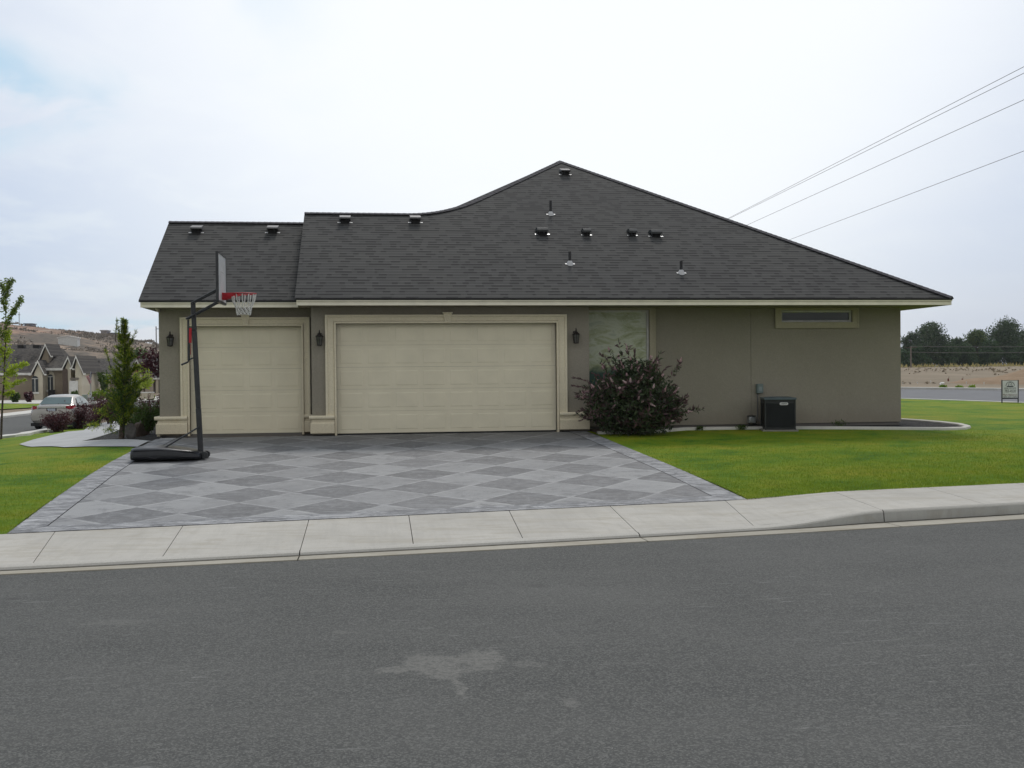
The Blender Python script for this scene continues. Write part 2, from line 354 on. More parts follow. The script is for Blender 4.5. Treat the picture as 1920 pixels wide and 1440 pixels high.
def m_shingle(name,axis,c=(.054,.054,.053),zs=.0715,tw=.46):
    n=NT(name); p=n.pos(); o=n.sep(p); u=o[axis]; wob=n.math('MULTIPLY',n.math('SUBTRACT',n.noise(p,.6,2),.5),.02)
    r=n.math('DIVIDE',n.math('ADD',o[2],wob),zs); row=n.math('FLOOR',r); fz=n.math('FRACT',r)
    off=n.white(n.comb(row,3.1,0)); uu=n.math('ADD',n.math('DIVIDE',u,tw),n.math('MULTIPLY',off,9)); cell=n.math('FLOOR',uu); fu=n.math('FRACT',uu)
    rn=n.white(n.comb(cell,row,0)); rn2=n.white(n.comb(cell,row,7)); dn=n.noise(n.comb(n.math('MULTIPLY',u,3.5),n.math('MULTIPLY',row,5.37),0),1.,0,.5); dsh=n.step(dn,.50,.53)
    big=n.noise(n.scale(p,1,1,1),.55,4,.6); gr=n.noise(p,140,2)
    b=n.mix(rn,tuple(x*.92 for x in c),tuple(x*1.12 for x in c)); b=n.mix(n.math('MULTIPLY',dsh,.5),b,tuple(x*.76 for x in c))
    b=n.mix(n.math('MULTIPLY',n.step(big,.4,.7),.35),b,tuple(x*k for x,k in zip(c,(1.42,1.40,1.28))))
    sh=n.math('MULTIPLY',n.math('MULTIPLY',n.step(fz,.45,.58),n.math('SUBTRACT',1,n.step(fz,.97,1.0))),n.math('ADD',.42,n.math('MULTIPLY',dsh,.50)))  # paints the shade below each shingle butt; dashes are the shingles' darker bands
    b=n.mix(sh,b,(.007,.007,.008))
    b=n.mix(n.math('MULTIPLY',n.step(gr,.5,.75),.22),b,(.13,.13,.125))
    n.bump(n.math('ADD',n.math('MULTIPLY',n.math('SUBTRACT',1,fz),1.),n.math('MULTIPLY',rn,.5)),.012,.8)
    return n.fin(b,.92,0,.25)
def m_stucco(name,c):
    n=NT(name); p=n.pos(); a=n.noise(p,.7,4,.6); f=n.noise(p,52,4,.8); g=n.noise(p,14,5,.75); s=n.noise(n.scale(p,5,5,.6),1.,4,.7)
    b=n.ramp(a,[(.3,tuple(x*.93 for x in c)),(.7,tuple(x*1.06 for x in c))]); b=n.mix(n.math('MULTIPLY',n.step(f,.42,.62),.42),b,tuple(x*.66 for x in c)); b=n.mix(n.math('MULTIPLY',n.step(g,.5,.72),.22),b,tuple(x*1.25 for x in c))
    b=n.mix(n.math('MULTIPLY',n.step(s,.55,.75),.12),b,tuple(x*.7 for x in c))
    zz=n.sep(p)[2]; gr=n.math('MULTIPLY',n.math('SUBTRACT',1,n.step(n.math('ADD',zz,n.math('MULTIPLY',s,-.5)),-.12,.25)),.28); b=n.mix(gr,b,tuple(x*k for x,k in zip(c,(.62,.56,.50))))
    n.bump(n.math('ADD',f,g),.006,.9); return n.fin(b,.93,0,.2)
def m_gravel():
    n=NT('dark_bark_gravel'); p=n.pos(); v=n.voro(p,28,out='Color'); d=n.voro(p,28)
    b=n.mix(n.sep(v)[0],(.02,.019,.02),(.09,.085,.08)); b=n.mix(n.step(d,.3,.6),b,(.012,.012,.012)); n.bump(d,-.03,1.) ; return n.fin(b,.9,0,.2)
def m_glass_reflection():
    n=NT('glass_painted_reflection'); p=n.obj(); w=n.noise(n.scale(p,1.1,1,2.6),1.4,5,.65,1.6); l=n.noise(n.scale(p,1,1,.9),2.6,2,.5,2.5)
    b=n.ramp(w,[(.3,(.24,.28,.14)),(.46,(.38,.42,.26)),(.58,(.52,.56,.44)),(.75,(.32,.37,.27))])  # wavy reflection painted into the pane's own colour, dark towards the bottom
    ln=n.math('SUBTRACT',1,n.step(n.math('ABSOLUTE',n.math('SUBTRACT',l,.5)),.004,.02)); b=n.mix(n.math('MULTIPLY',ln,.5),b,(.50,.54,.38))
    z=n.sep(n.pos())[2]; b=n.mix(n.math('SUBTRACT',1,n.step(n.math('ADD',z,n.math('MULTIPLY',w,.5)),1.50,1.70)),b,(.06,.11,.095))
    n.bump(w,.02,.3); return n.fin(b,.22,0,.5)
def m_glass(name,c=(.02,.025,.028),rough=.05):
    n=NT(name); w=n.noise(n.pos(),1.2,2); n.bump(w,.01,.15); return n.fin(n.mix(w,c,tuple(x*2.4 for x in c)),rough,0,.35)
def m_flag():
    n=NT('striped_flag_cloth'); u=n.sep(n.tc.outputs['UV']); s=n.math('MODULO',n.math('FLOOR',n.math('MULTIPLY',u[1],13)),2)
    b=n.mix(s,(.40,.025,.035),(.62,.62,.62)); ct=n.math('MULTIPLY',n.math('LESS_THAN',u[0],.4),n.math('GREATER_THAN',u[1],.4615))
    dx=n.math('SUBTRACT',n.math('FRACT',n.math('MULTIPLY',u[0],15)),.5); dy=n.math('SUBTRACT',n.math('FRACT',n.math('MULTIPLY',u[1],16.7)),.5)
    st=n.math('LESS_THAN',n.math('ADD',n.math('MULTIPLY',dx,dx),n.math('MULTIPLY',dy,dy)),.05); cn=n.mix(st,(.02,.03,.10),(.6,.6,.6))
    return n.fin(n.mix(ct,b,cn),.85,0,.1)
ASPH=m_asphalt(); CONC=m_concrete('sidewalk_concrete',(.455,.435,.395),.5); ROUGHK=m_stucco('rough_kerb_lip',(.52,.51,.475)); KERB=m_concrete('kerb_concrete',(.36,.355,.33),.45); PALE=m_concrete('pale_concrete',(.60,.585,.54),.2)
PATHC=m_concrete('path_concrete',(.43,.435,.44),.15); DRV=m_driveway(); DRB=m_driveway(True); LAWN=m_lawn(); SOIL=m_ground(); LOT=m_lot(); HILL=m_hill(); GRAV=m_gravel()
SHX=m_shingle('shingles_facing_street',0); SHY=m_shingle('shingles_facing_side',1)
STUC=m_stucco('taupe_stucco',(.305,.28,.23)); TRIM=m_stucco('cream_stucco_trim',(.78,.71,.545)); 
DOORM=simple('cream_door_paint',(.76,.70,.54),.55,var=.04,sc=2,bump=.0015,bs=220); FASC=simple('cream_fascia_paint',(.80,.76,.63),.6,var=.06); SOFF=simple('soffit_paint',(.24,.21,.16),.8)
CAPM=simple('ridge_cap_shingle',(.044,.042,.050),.9,var=.3,sc=6); DRIP=simple('drip_edge_metal',(.012,.012,.014),.5); VINYL=simple('white_vinyl',(.62,.62,.60),.45)
GLE=m_glass_reflection(); GLA=m_glass('dark_window_glass'); BLK=simple('black_plastic',(.011,.012,.016),.33,var=.25,sc=7); BLKM=simple('black_powder_coat',(.03,.032,.036),.42,var=.2,sc=9)
RED=simple('red_rim_paint',(.42,.012,.022),.4); NETM=simple('white_net_cord',(.62,.62,.60),.9); BOARD=simple('frosted_backboard',(.60,.61,.62),.3,var=.1,sc=5); STEEL=simple('galvanised_steel',(.34,.35,.36),.38,.6)
BRONZE=simple('dark_bronze',(.028,.024,.022),.45,.3); LGLASS=simple('seeded_lantern_glass',(.10,.10,.095),.12); ACM=simple('dark_green_grey_enamel',(.024,.027,.028),.5,var=.15); ACT=simple('blue_grey_enamel',(.085,.115,.13),.45); BADGE=simple('silver_badge',(.62,.62,.62),.35); BOXM=simple('grey_green_box_enamel',(.15,.19,.185),.55)
PIPEW=simple('white_flashing',(.50,.50,.51),.5); LABEL=simple('printed_panel',(.62,.63,.64),.6,var=.05)
BARK=simple('rough_bark',(.085,.065,.05),.95,var=.4,sc=20,bump=.01); TWIG=simple('red_brown_twig',(.075,.04,.035),.9,var=.3,sc=9); ROCK=simple('basalt_rock',(.085,.08,.075),.9,var=.45,sc=5,bump=.02,bs=12); ROCKB=simple('brown_rock',(.075,.055,.045),.9,var=.4,sc=5,bump=.02,bs=12)
# sky
w=bpy.data.worlds.new("World"); scene.world=w; w.use_nodes=True; nt=w.node_tree; nt.nodes.clear()
SUN_EL,SUN_AZ=rad(52),rad(12)   # azimuth from +Y towards +X
def wn(t,**k):
    n=nt.nodes.new(t)
    for a,b in k.items(): setattr(n,a,b)
    return n
sky=wn('ShaderNodeTexSky',sky_type='NISHITA'); sky.sun_disc=False; sky.sun_elevation=SUN_EL; sky.sun_rotation=SUN_AZ; sky.air_density=1.; sky.dust_density=1.5; sky.altitude=200
b1=wn('ShaderNodeBackground'); b1.inputs[1].default_value=.10; nt.links.new(sky.outputs[0],b1.inputs[0])
tc=wn('ShaderNodeTexCoord')
def wl(a,b): nt.links.new(a,b)
def wmath(op,a,b=0.,clamp=False):
    n=wn('ShaderNodeMath',operation=op); n.use_clamp=clamp
    for i,v in enumerate((a,b)):
        if isinstance(v,(int,float)): n.inputs[i].default_value=v
        else: wl(v,n.inputs[i])
    return n.outputs[0]
nrm=wn('ShaderNodeVectorMath',operation='NORMALIZE'); wl(tc.outputs['Generated'],nrm.inputs[0])
sp=wn('ShaderNodeSeparateXYZ'); wl(nrm.outputs[0],sp.inputs[0])
# cloud layer seen in perspective: direction divided by its height
zz=wmath('ADD',wmath('MAXIMUM',sp.outputs[2],0.0),.22)
cb=wn('ShaderNodeCombineXYZ'); wl(wmath('DIVIDE',sp.outputs[0],zz),cb.inputs[0]); wl(wmath('DIVIDE',sp.outputs[1],zz),cb.inputs[1])
def wnoise(sc,det,ro,loc,dist=.4):
    mp=wn('ShaderNodeMapping'); mp.inputs['Location'].default_value=loc; wl(cb.outputs[0],mp.inputs[0])
    n=wn('ShaderNodeTexNoise'); n.inputs['Scale'].default_value=sc; n.inputs['Detail'].default_value=det; n.inputs['Roughness'].default_value=ro; n.inputs['Distortion'].default_value=dist; wl(mp.outputs[0],n.inputs['Vector']); return n.outputs['Fac']
n1=wnoise(.9,6,.5,(3.1,1.2,0)); n2=wnoise(2.6,7,.6,(8.,2.,0),.8)
def wstep(v,a,b):
    n=wn('ShaderNodeMapRange',interpolation_type='SMOOTHSTEP'); wl(v,n.inputs[0]); n.inputs[1].default_value=min(a,b); n.inputs[2].default_value=max(a,b)
    if a>b: n.inputs[3].default_value=1; n.inputs[4].default_value=0
    return n.outputs[0]
# brightness of the veil: strongest where the hidden sun stands
GD=Vector((math.sin(SUN_AZ)*math.cos(rad(27)),math.cos(SUN_AZ)*math.cos(rad(27)),math.sin(rad(27))))
dp=wn('ShaderNodeVectorMath',operation='DOT_PRODUCT'); wl(nrm.outputs[0],dp.inputs[0]); dp.inputs[1].default_value=GD
glow=wstep(dp.outputs['Value'],.80,.975)
def wmix(f,a,b):
    n=wn('ShaderNodeMix',data_type='RGBA')
    if isinstance(f,(int,float)): n.inputs[0].default_value=f
    else: wl(f,n.inputs[0])
    for i,v in ((6,a),(7,b)):
        if isinstance(v,tuple): n.inputs[i].default_value=(*v,1)
        else: wl(v,n.inputs[i])
    return n.outputs[2]
veil=wmix(wstep(n1,.38,.66),(.60,.69,.85),(.79,.83,.90))
veil=wmix(wmath('MULTIPLY',wstep(n2,.42,.66),.5),veil,(.80,.87,.93))
veil=wmix(wmath('MULTIPLY',glow,.95),veil,(1.08,1.10,1.11))
east=wstep(sp.outputs[0],.18,.55)
veil=wmix(wmath('MULTIPLY',wmath('MULTIPLY',east,wmath('SUBTRACT',1.,glow)),.92),veil,(.55,.62,.77))
blue=wmath('MULTIPLY',wstep(n1,.44,.60),wstep(wmath('SUBTRACT',.02,sp.outputs[0]),0.,.28)); 
veil=wmix(wmath('MULTIPLY',wmath('MULTIPLY',blue,wstep(n2,.38,.58)),.95),veil,(.47,.70,.88))
veil=wmix(wstep(sp.outputs[1],.25,-.25),veil,(.735,.745,.735))
b2=wn('ShaderNodeBackground'); b2.inputs[1].default_value=1.; wl(veil,b2.inputs[0])
ms=wn('ShaderNodeMixShader'); ms.inputs[0].default_value=.86; wl(b1.outputs[0],ms.inputs[1]); wl(b2.outputs[0],ms.inputs[2])
wo=wn('ShaderNodeOutputWorld'); wl(ms.outputs[0],wo.inputs[0])
sl=bpy.data.lights.new('sun','SUN'); sl.energy=1.6; sl.angle=rad(11); sl.color=(1,.96,.90)
so=bpy.data.objects.new('sun',sl); col.objects.link(so)
sd=Vector((math.sin(SUN_AZ)*math.cos(SUN_EL),math.cos(SUN_AZ)*math.cos(SUN_EL),math.sin(SUN_EL)))
so.rotation_euler=(-sd).to_track_quat('-Z','Y').to_euler()
scene.view_settings.view_transform='Standard'; scene.view_settings.look='None'; scene.view_settings.gamma=1; scene.view_settings.exposure=0
scene.cycles.max_bounces=5; scene.cycles.use_adaptive_sampling=False; scene.cycles.caustics_reflective=False; scene.cycles.caustics_refractive=False; scene.cycles.sample_clamp_indirect=2.5; scene.cycles.sample_clamp_direct=6; scene.cycles.use_denoising=True; scene.cycles.denoiser='OPENIMAGEDENOISE'; scene.cycles.denoising_input_passes='RGB_ALBEDO_NORMAL'; scene.cycles.denoising_prefilter='ACCURATE'
# ------------------------------------------------------------------ the setting: ground, street, walks
def ground_grid():
    """one sheet to the horizon: polar grid, dense near the house"""
    R=np.concatenate([np.linspace(0,60,70),np.geomspace(62,900,75)[0:],np.array([1150,1500])]); A=np.linspace(0,2*PI,181)[:-1]
    X=R[:,None]*np.sin(A)[None]; Y=R[:,None]*np.cos(A)[None]; Z=Gn(X,Y)
    # the sheet lies under every other surface
    edge=np.vectorize(Bk)(X); st=np.clip((edge+.2-Y)/2.,0,1)*(np.abs(X)<60)*(Y>-14)
    Z=Z-.05-.12*st; Z=np.where(R[:,None]>1200,Z-1.,Z)
    n,m=X.shape; vs=np.c_[X.ravel(),Y.ravel(),Z.ravel()]
    fs=[(i*m+k,(i+1)*m+k,(i+1)*m+(k+1)%m,i*m+(k+1)%m) for i in range(n-1) for k in range(m)]
    return vs,fs,X,Y
vs,fs,GX,GY=ground_grid()
me=bpy.data.meshes.new('ground'); me.from_pydata(vs.tolist(),[],fs); me.materials.append(SOIL); me.materials.append(HILL)
rr=np.hypot(GX,GY).ravel(); az=np.arctan2(GX,GY).ravel()
mi=[1 if (rr[f[0]]>215 and -1.6<az[f[0]]<.12) else 0 for f in fs]
def split_mesh(name,vs,fs,keep,mat):
    idx=sorted({i for f,k in zip(fs,keep) if k for i in f}); mp={a:b for b,a in enumerate(idx)}
    me=bpy.data.meshes.new(name); me.from_pydata([tuple(vs[i]) for i in idx],[],[tuple(mp[i] for i in f) for f,k in zip(fs,keep) if k]); me.materials.append(mat)
    bm=bmesh.new(); bm.from_mesh(me); bmesh.ops.dissolve_degenerate(bm,dist=1e-4,edges=bm.edges); bmesh.ops.recalc_face_normals(bm,faces=bm.faces)
    if sum(f.normal.z*f.calc_area() for f in bm.faces)<0: bmesh.ops.reverse_faces(bm,faces=bm.faces)
    bm.to_mesh(me); bm.free(); me.polygons.foreach_set('use_smooth',[True]*len(me.polygons))
    o=bpy.data.objects.new(name,me); col.objects.link(o); return tag(o,kind='structure')
bpy.data.meshes.remove(me)
split_mesh('ground',vs,fs,[not k for k in mi],SOIL); split_mesh('hills',vs,fs,[bool(k) for k in mi],HILL)
# street
xs=np.linspace(-60,60,121)
xl=[x for x in xs]
pts=[(x,As(x)) for x in xl]+[(60,-9),(-60,-9)]
sheet('road',pts,8.,0,ASPH,zf=lambda x,y:ZS)
def strip(name,rows,mat,bevels=None,parent=None):
    """rows: list of polylines (same length) of 3d points"""
    m=ML(); n=len(rows[0]); vs=[p for r in rows for p in r]; fs=[(i*n+k,i*n+k+1,(i+1)*n+k+1,(i+1)*n+k) for i in range(len(rows)-1) for k in range(n-1)]
    m.add(vs,fs); return m
# joints of the walk: photo columns (front, back)
jf=[(-700,1105),(-330,1083),(52,1061),(306,1042.5),(563,1031),(775,1020),(981,1010),(1193,997),(1411,985)]
jx=[UZ(x,y,-.6).x for x,y in jf]+[UZ(1655,957,-.49).x]
jbx=[UZ(x,y,-.5).x for x,y in ((-560,1030),(-230,1012),(107,995),(343,986),(579,975),(767,968),(956,959),(1142,948),(1352,936))]+[UZ(1567,924,-.45).x]
while jx[-1]<40: jx.append(jx[-1]+1.62); jbx.append(jbx[-1]+1.6)
while jx[0]>-40: jx.insert(0,jx[0]-1.3); jbx.insert(0,jbx[0]-1.35)
walk=MB(); g=.0045
lip=lambda x:.115-.085*sm(5.4,6.6,x)     # rolled lip is wide at the drive, a square kerb to the right
for i in range(len(jx)-1):
    for k in range(4):
        a0,a1=k/4,(k+1)/4
        f0=jx[i]+g+(jx[i+1]-jx[i]-2*g)*a0; f1=jx[i]+g+(jx[i+1]-jx[i]-2*g)*a1; b0=jbx[i]+g+(jbx[i+1]-jbx[i]-2*g)*a0; b1=jbx[i]+g+(jbx[i+1]-jbx[i]-2*g)*a1
        T=[(f0,Fr(f0),zfront(f0)),(f1,Fr(f1),zfront(f1)),(b1,Bk(b1),zback(b1)),(b0,Bk(b0),zback(b0))]
        walk.add(T,[(0,1,2,3)])
    for (fa,ba) in ((jx[i]+g,jbx[i]+g),(jx[i+1]-g,jbx[i+1]-g)):
        walk.add([(fa,Fr(fa),zfront(fa)),(ba,Bk(ba),zback(ba)),(ba,Bk(ba),zback(ba)-.06),(fa,Fr(fa),zfront(fa)-.06)],[(0,1,2,3)])
    b0,b1=jbx[i]+g,jbx[i+1]-g; walk.add([(b0,Bk(b0),zback(b0)),(b1,Bk(b1),zback(b1)),(b1,Bk(b1),zback(b1)-.06),(b0,Bk(b0),zback(b0)-.06)],[(0,1,2,3)])
tag(walk.build('sidewalk',CONC),kind='structure')
# kerb and gutter, cast in lengths with real gaps between them
K0=jx.index(UZ(1193,997,-.6).x); kb=MB(); gt=MB(); kj=[jx[0]]+[jx[i] for i in range(1,len(jx)) if (i<=K0 and (K0-i)%3==0) or (i>K0 and (i-K0)%2==0)]+[jx[-1]]
for i in range(len(kj)-1):
    X=np.linspace(kj[i]+.006,kj[i+1]-.006,13); rows=[]
    def row(off,zf): return [(x,Fr(x)-off(x),zf(x)) for x in X]
    rnd=lambda x:zfront(x)
    rows=[row(lambda x:.004,lambda x:rnd(x)-.05),row(lambda x:.006,lambda x:rnd(x)+.002),row(lambda x:lip(x)*.6+.008,lambda x:rnd(x)+.003),row(lambda x:lip(x)+.02,lambda x:rnd(x)-.012),row(lambda x:lip(x)+.035,lambda x:min(rnd(x)-.03,ZS+.13)),row(lambda x:lip(x)+.05,lambda x:ZS-.004)]
    n=13; vsx=[p for r in rows for p in r]; kb.add(vsx,[(a*n+k,a*n+k+1,(a+1)*n+k+1,(a+1)*n+k) for a in range(len(rows)-1) for k in range(n-1)])
    for q in range(n-1,len(rows)*(n-1)-(n-1)*2): kb.mi[len(kb.mi)-(len(rows)-1)*(n-1)+q]=1
    gr=[[(x,Fr(x)-lip(x)-.046,ZS+.000) for x in X],[(x,As(x)-.004,ZS+.010) for x in X],[(x,As(x)-.01,ZS-.03) for x in X]]
    vsx=[p for r in gr for p in r]; gt.add(vsx,[(a*n+k,a*n+k+1,(a+1)*n+k+1,(a+1)*n+k) for a in range(2) for k in range(n-1)])
dj=MB()
for i in range(len(kj)-1):
    X=np.linspace(kj[i],kj[i+1],13)
    for a,b in zip(X[:-1],X[1:]): dj.add([(a,Fr(a)-lip(a)-.046,ZS+.006),(b,Fr(b)-lip(b)-.046,ZS+.006),(b,Fr(b)-lip(b)-.085,ZS+.0065),(a,Fr(a)-lip(a)-.085,ZS+.0065)],[(0,1,2,3)])
tag(dj.build('gutter_silt',m_stucco('dark_gutter_silt',(.115,.105,.09))),kind='structure')
tag(kb.build('kerb',[KERB,ROUGHK],smooth=True,ang=35),kind='structure'); tag(gt.build('gutter',m_concrete('gutter_concrete',(.37,.345,.29),.6)),kind='structure')
# driveway
DL=lambda y:-4.50 if y>18 else -4.50+.07*(18-y)
LB=[(-4.45,23.96),(-4.50,22.4),(-4.52,21.4),(-4.54,20),(-4.50,18.2),(-4.38,15.6),(-4.24,Bk(-4.24)+.006)]
RB=[(5.40,Bk(5.4)+.006),(5.33,17.3),(5.27,18.5),(5.17,20.1),(5.05,22.05),(4.99,23.1),(4.90,23.96)]
zdr=lambda x,y:-.5*(1-min(1,max(0,(y-Bk(x))/(24.-Bk(x)))))-.02*sm(5,7,x)
def inset(line,d): return [(x+d,y) for x,y in line]
FL=[(x,Bk(x)+.006) for x in np.linspace(-4.24,5.40,14)][1:-1]
outer=LB+FL+RB+[(5.02,23.96)]
bw=.40
iL=[(x+bw,y) for x,y in LB[:-1]]+[(-4.30+bw,Bk(-3.9)+bw)]; iR=[(5.40-bw-.03,Bk(5.0)+bw)]+[(x-bw,y) for x,y in RB[1:]]
iF=[(x,Bk(x)+bw) for x in np.linspace(-3.9,4.97,14)][1:-1]
inner=iL+iF+iR
sheet('driveway',inner,.6,.004,DRV,zf=zdr)
ring=MB(); 
def band(a,b):
    n=len(a); 
    for i in range(n-1):
        for k in range(6):
            t0,t1=k/6,(k+1)/6; q=[]
            for (P,t) in ((a,t0),(a,t1),(b,t1),(b,t0)):
                x=P[i][0]*(1-t)+P[i+1][0]*t; y=P[i][1]*(1-t)+P[i+1][1]*t; q.append((x,y,zdr(x,y)+.006))
            ring.add(q,[(0,1,2,3)])
sft=lambda L,d:[(x+d,y) for x,y in L]
band(LB,iL[:-1]+[(iL[-1][0]-.012,iL[-1][1])] if False else sft(iL,-.012)); band(sft(iR,.012),RB)
fo=[LB[-1]]+FL+[RB[0]]; fi=[(iL[-1][0],iL[-1][1]-.012)]+[(x,y-.012) for x,y in iF]+[(iR[0][0],iR[0][1]-.012)]
band(fo,fi)
tag(ring.build('driveway_border',DRB),kind='structure')
base=[(x*1.,y) for x,y in LB]+FL+RB
sheet('driveway_bed',base,1.2,-.015,GRAV,zf=zdr)
# front lawns
XE=40.
farR=[onG(x,y) for x,y in ((2400,775),(2150,764),(1920,755),(1800,751),(1700,747.6))]
lawnR=[(5.42,Bk(5.42)+.008)]+[(x,Bk(x)+.008) for x in np.linspace(6,34,15)]+[(34,30)]+[(p.x,p.y) for p in farR[1:]]+[(12.4,46),(12.9,40),(12.95,25.2),(5.06,24.9),(5.02,23.96)]+[(x+.015,y) for x,y in reversed(RB[1:])]
sheet('lawn',lawnR,.8,.0,LAWN)
path_tip=[onG(x,y) for x,y in ((245,839.5),(120,840),(60,839),(36,834),(60,826),(120,812),(170,798),(200,792),(222,789.5),(228,795),(229,804),(214,811),(153,828.5),(287,829))]
P=[(p.x,p.y) for p in path_tip]
P2=[(-4.53,P[0][1])]+P[1:]+[(-4.50,P[-1][1])]
lawnL=[(-4.26,Bk(-4.26)+.008)]+[(x-.015,y) for x,y in reversed(LB[1:-1])][0:0]
Lb=[(x-.015,y) for x,y in LB if y<P[0][1]-.1]
lk=[onG(x,y) for x,y in ((200,775),(130,797),(88,807),(40,815),(0,822),(-200,846))]
lawnL=list(reversed(Lb))+[(-4.55,P[0][1]-.02)]+[(x,y-.02) for x,y in P[1:4]]+[(x-.02,y+.02) for x,y in P[4:9]]+[(-7.5,42)]+[(p.x,p.y) for p in lk[1:]]+[(-30,28),(-30,Bk(-30)+.01)]+[(x,Bk(x)+.008) for x in np.linspace(-24,-5,8)]
sheet('lawn',lawnL,.8,.0,LAWN)
sheet('path',P2,.8,.018,PATHC)
bed=[(P[11][0],P[11][1]),(P[12][0],P[12][1]),(-4.50,P[13][1]),(-4.46,23.8),(-4.40,23.8),(-4.40,34),(-6.3,36),(P[9][0],P[9][1]),(P[10][0],P[10][1])]
sheet('planting_bed',bed,.8,.008,GRAV)
# planting bed and its concrete edging along the right wall
bc=[onG(x,y) for x,y in ((1120,813.5),(1180,813),(1235,810.5),(1285,806.5),(1340,805.5),(1434,804.5),(1500,804.5),(1600,804.8),(1700,805.6),(1770,806.3),(1805,805.5),(1815,802.5),(1800,798.5),(1765,794.5),(1725,791.2),(1691,789))]
sheet('planting_bed',[(p.x,p.y) for p in bc]+[(12.4,26.9),(12.4,24.4),(5.,24.4),(5.,23.97)],.8,.012,m_stucco('dirt_and_bark_mulch',(.10,.075,.06)))
sheet('planting_bed',[(p.x-.08,p.y-.01) for p in bc[8:13]]+[(p.x-.04,p.y-.03) for p in bc[13:]]+[(12.45,26.8),(12.45,24.4),(11.2,24.3)],.8,.02,GRAV)
ed=MB(); L=[Vector((p.x,p.y,G(p.x,p.y)+.01)) for p in bc]
Ld=[]; 
for i in range(len(L)-1):
    for k in range(5): Ld.append(L[i].lerp(L[i+1],k/5))
Ld.append(L[-1])
vsx=[];n=len(Ld)
for (o,h) in ((-.07,-.03),(-.06,.035),(-.03,.055),(.03,.055),(.06,.035),(.07,-.03)):
    for i,p in enumerate(Ld):
        t=(Ld[min(i+1,n-1)]-Ld[max(i-1,0)]); nn=Vector((t.y,-t.x,0)).normalized(); vsx.append(p+nn*o+Vector((0,0,h)))
ed.add(vsx,[(a*n+k,a*n+k+1,(a+1)*n+k+1,(a+1)*n+k) for a in range(5) for k in range(n-1)])
tag(ed.build('garden_edging',PALE,smooth=True),kind='structure')
# ------------------------------------------------------------------ side street on the left
def pg(L): return [(p.x,p.y) for p in (onG(x,y) for x,y in L)]
sheet('side_street',pg(((-500,884),(-200,846),(0,822),(40,815),(88,807),(130,797),(200,775),(290,768),(420,764),(420,750),(290,752),(250,755),(160,760),(70,772),(0,779),(-200,800),(-500,838))),2.,.0,ASPH)
def ribbon(name,A,wd,h,mat,kind='structure'):
    m=MB(); pts=[]
    for i in range(len(A)-1):
        for k in range(6): pts.append((A[i][0]+(A[i+1][0]-A[i][0])*k/6,A[i][1]+(A[i+1][1]-A[i][1])*k/6))
    pts.append(A[-1]); n=len(pts); V=[]
    Z=Gn(np.array([p[0] for p in pts]),np.array([p[1] for p in pts]))
    for (o,hh) in ((0,-.05),(0.01,h),(wd,h),(wd,-.05)):
        for i,p in enumerate(pts):
            a=pts[max(i-1,0)];b=pts[min(i+1,n-1)]; t=Vector((b[0]-a[0],b[1]-a[1],0)); nn=Vector((-t.y,t.x,0)).normalized(); V.append((p[0]+nn.x*o,p[1]+nn.y*o,Z[i]+hh))
    m.add(V,[(a*n+k,a*n+k+1,(a+1)*n+k+1,(a+1)*n+k) for a in range(3) for k in range(n-1)]); o=m.build(name,mat); return tag(o,kind=kind)
ribbon('kerb',pg(((88,807),(40,815),(0,822),(-200,846),(-500,884))),.45,.10,PALE)
ribbon('kerb',pg(((-500,838),(-200,800),(0,779),(40,774),(70,770),(110,764),(160,757),(250,753),(300,750),(420,747))),-1.6,.10,PALE)
sheet('far_lawn',pg(((-300,795),(0,768),(72,764),(90,758),(0,757.5),(-300,765))),2.,.03,LAWN)
sheet('far_sidewalk',pg(((-300,763),(0,757),(75,757.5),(160,755.5),(240,752),(300,749),(300,743),(240,746),(160,750),(60,750.5),(0,750.5),(-300,752))),3.,.04,PALE)
# ------------------------------------------------------------------ road, kerbs and dirt lot on the right
nr=[onG(x,y) for x,y in ((1560,744.8),(1640,746),(1700,747.4),(1800,750.6),(1920,754.8),(2150,763.5),(2400,774))]
fr=[onG(x,y) for x,y in ((2400,746),(2150,739),(1920,732.6),(1800,731),(1700,729.8),(1560,728.5),(1400,727))]
sheet('cross_street',[(p.x,p.y) for p in nr]+[(p.x,p.y) for p in fr[:-1]],3.,.0,m_concrete('pale_asphalt',(.16,.162,.17),.1))
ribbon('kerb',[(p.x,p.y) for p in nr],-.35,.02,PALE); ribbon('kerb',[(p.x,p.y) for p in fr],-.9,.12,PALE)
lot=[(p.x,p.y) for p in reversed(fr)]
far=[(170,150),(130,215),(60,215),(20,190),(12,120)]
sheet('dirt_lot',[(a,b+.9) for a,b in lot]+far,6.,.0,LOT)
# ------------------------------------------------------------------ the dusty summer air between the house and the hills
def air():
    m=bpy.data.materials.new('pale_air'); m.use_nodes=True; n=m.node_tree; n.nodes.clear(); o=n.nodes.new('ShaderNodeOutputMaterial'); v=n.nodes.new('ShaderNodeVolumePrincipled'); v.inputs['Density'].default_value=HAZE; v.inputs['Color'].default_value=(.93,.95,1,1); v.inputs['Anisotropy'].default_value=.2
    n.links.new(v.outputs[0],o.inputs['Volume']); b=MB(); b.box(-1650,1650,-1650,1650,-4,60); ob=b.build('haze',m); tag(ob,kind='stuff',label='thin pale summer haze over the far hills and trees')
HAZE=.00014
air()
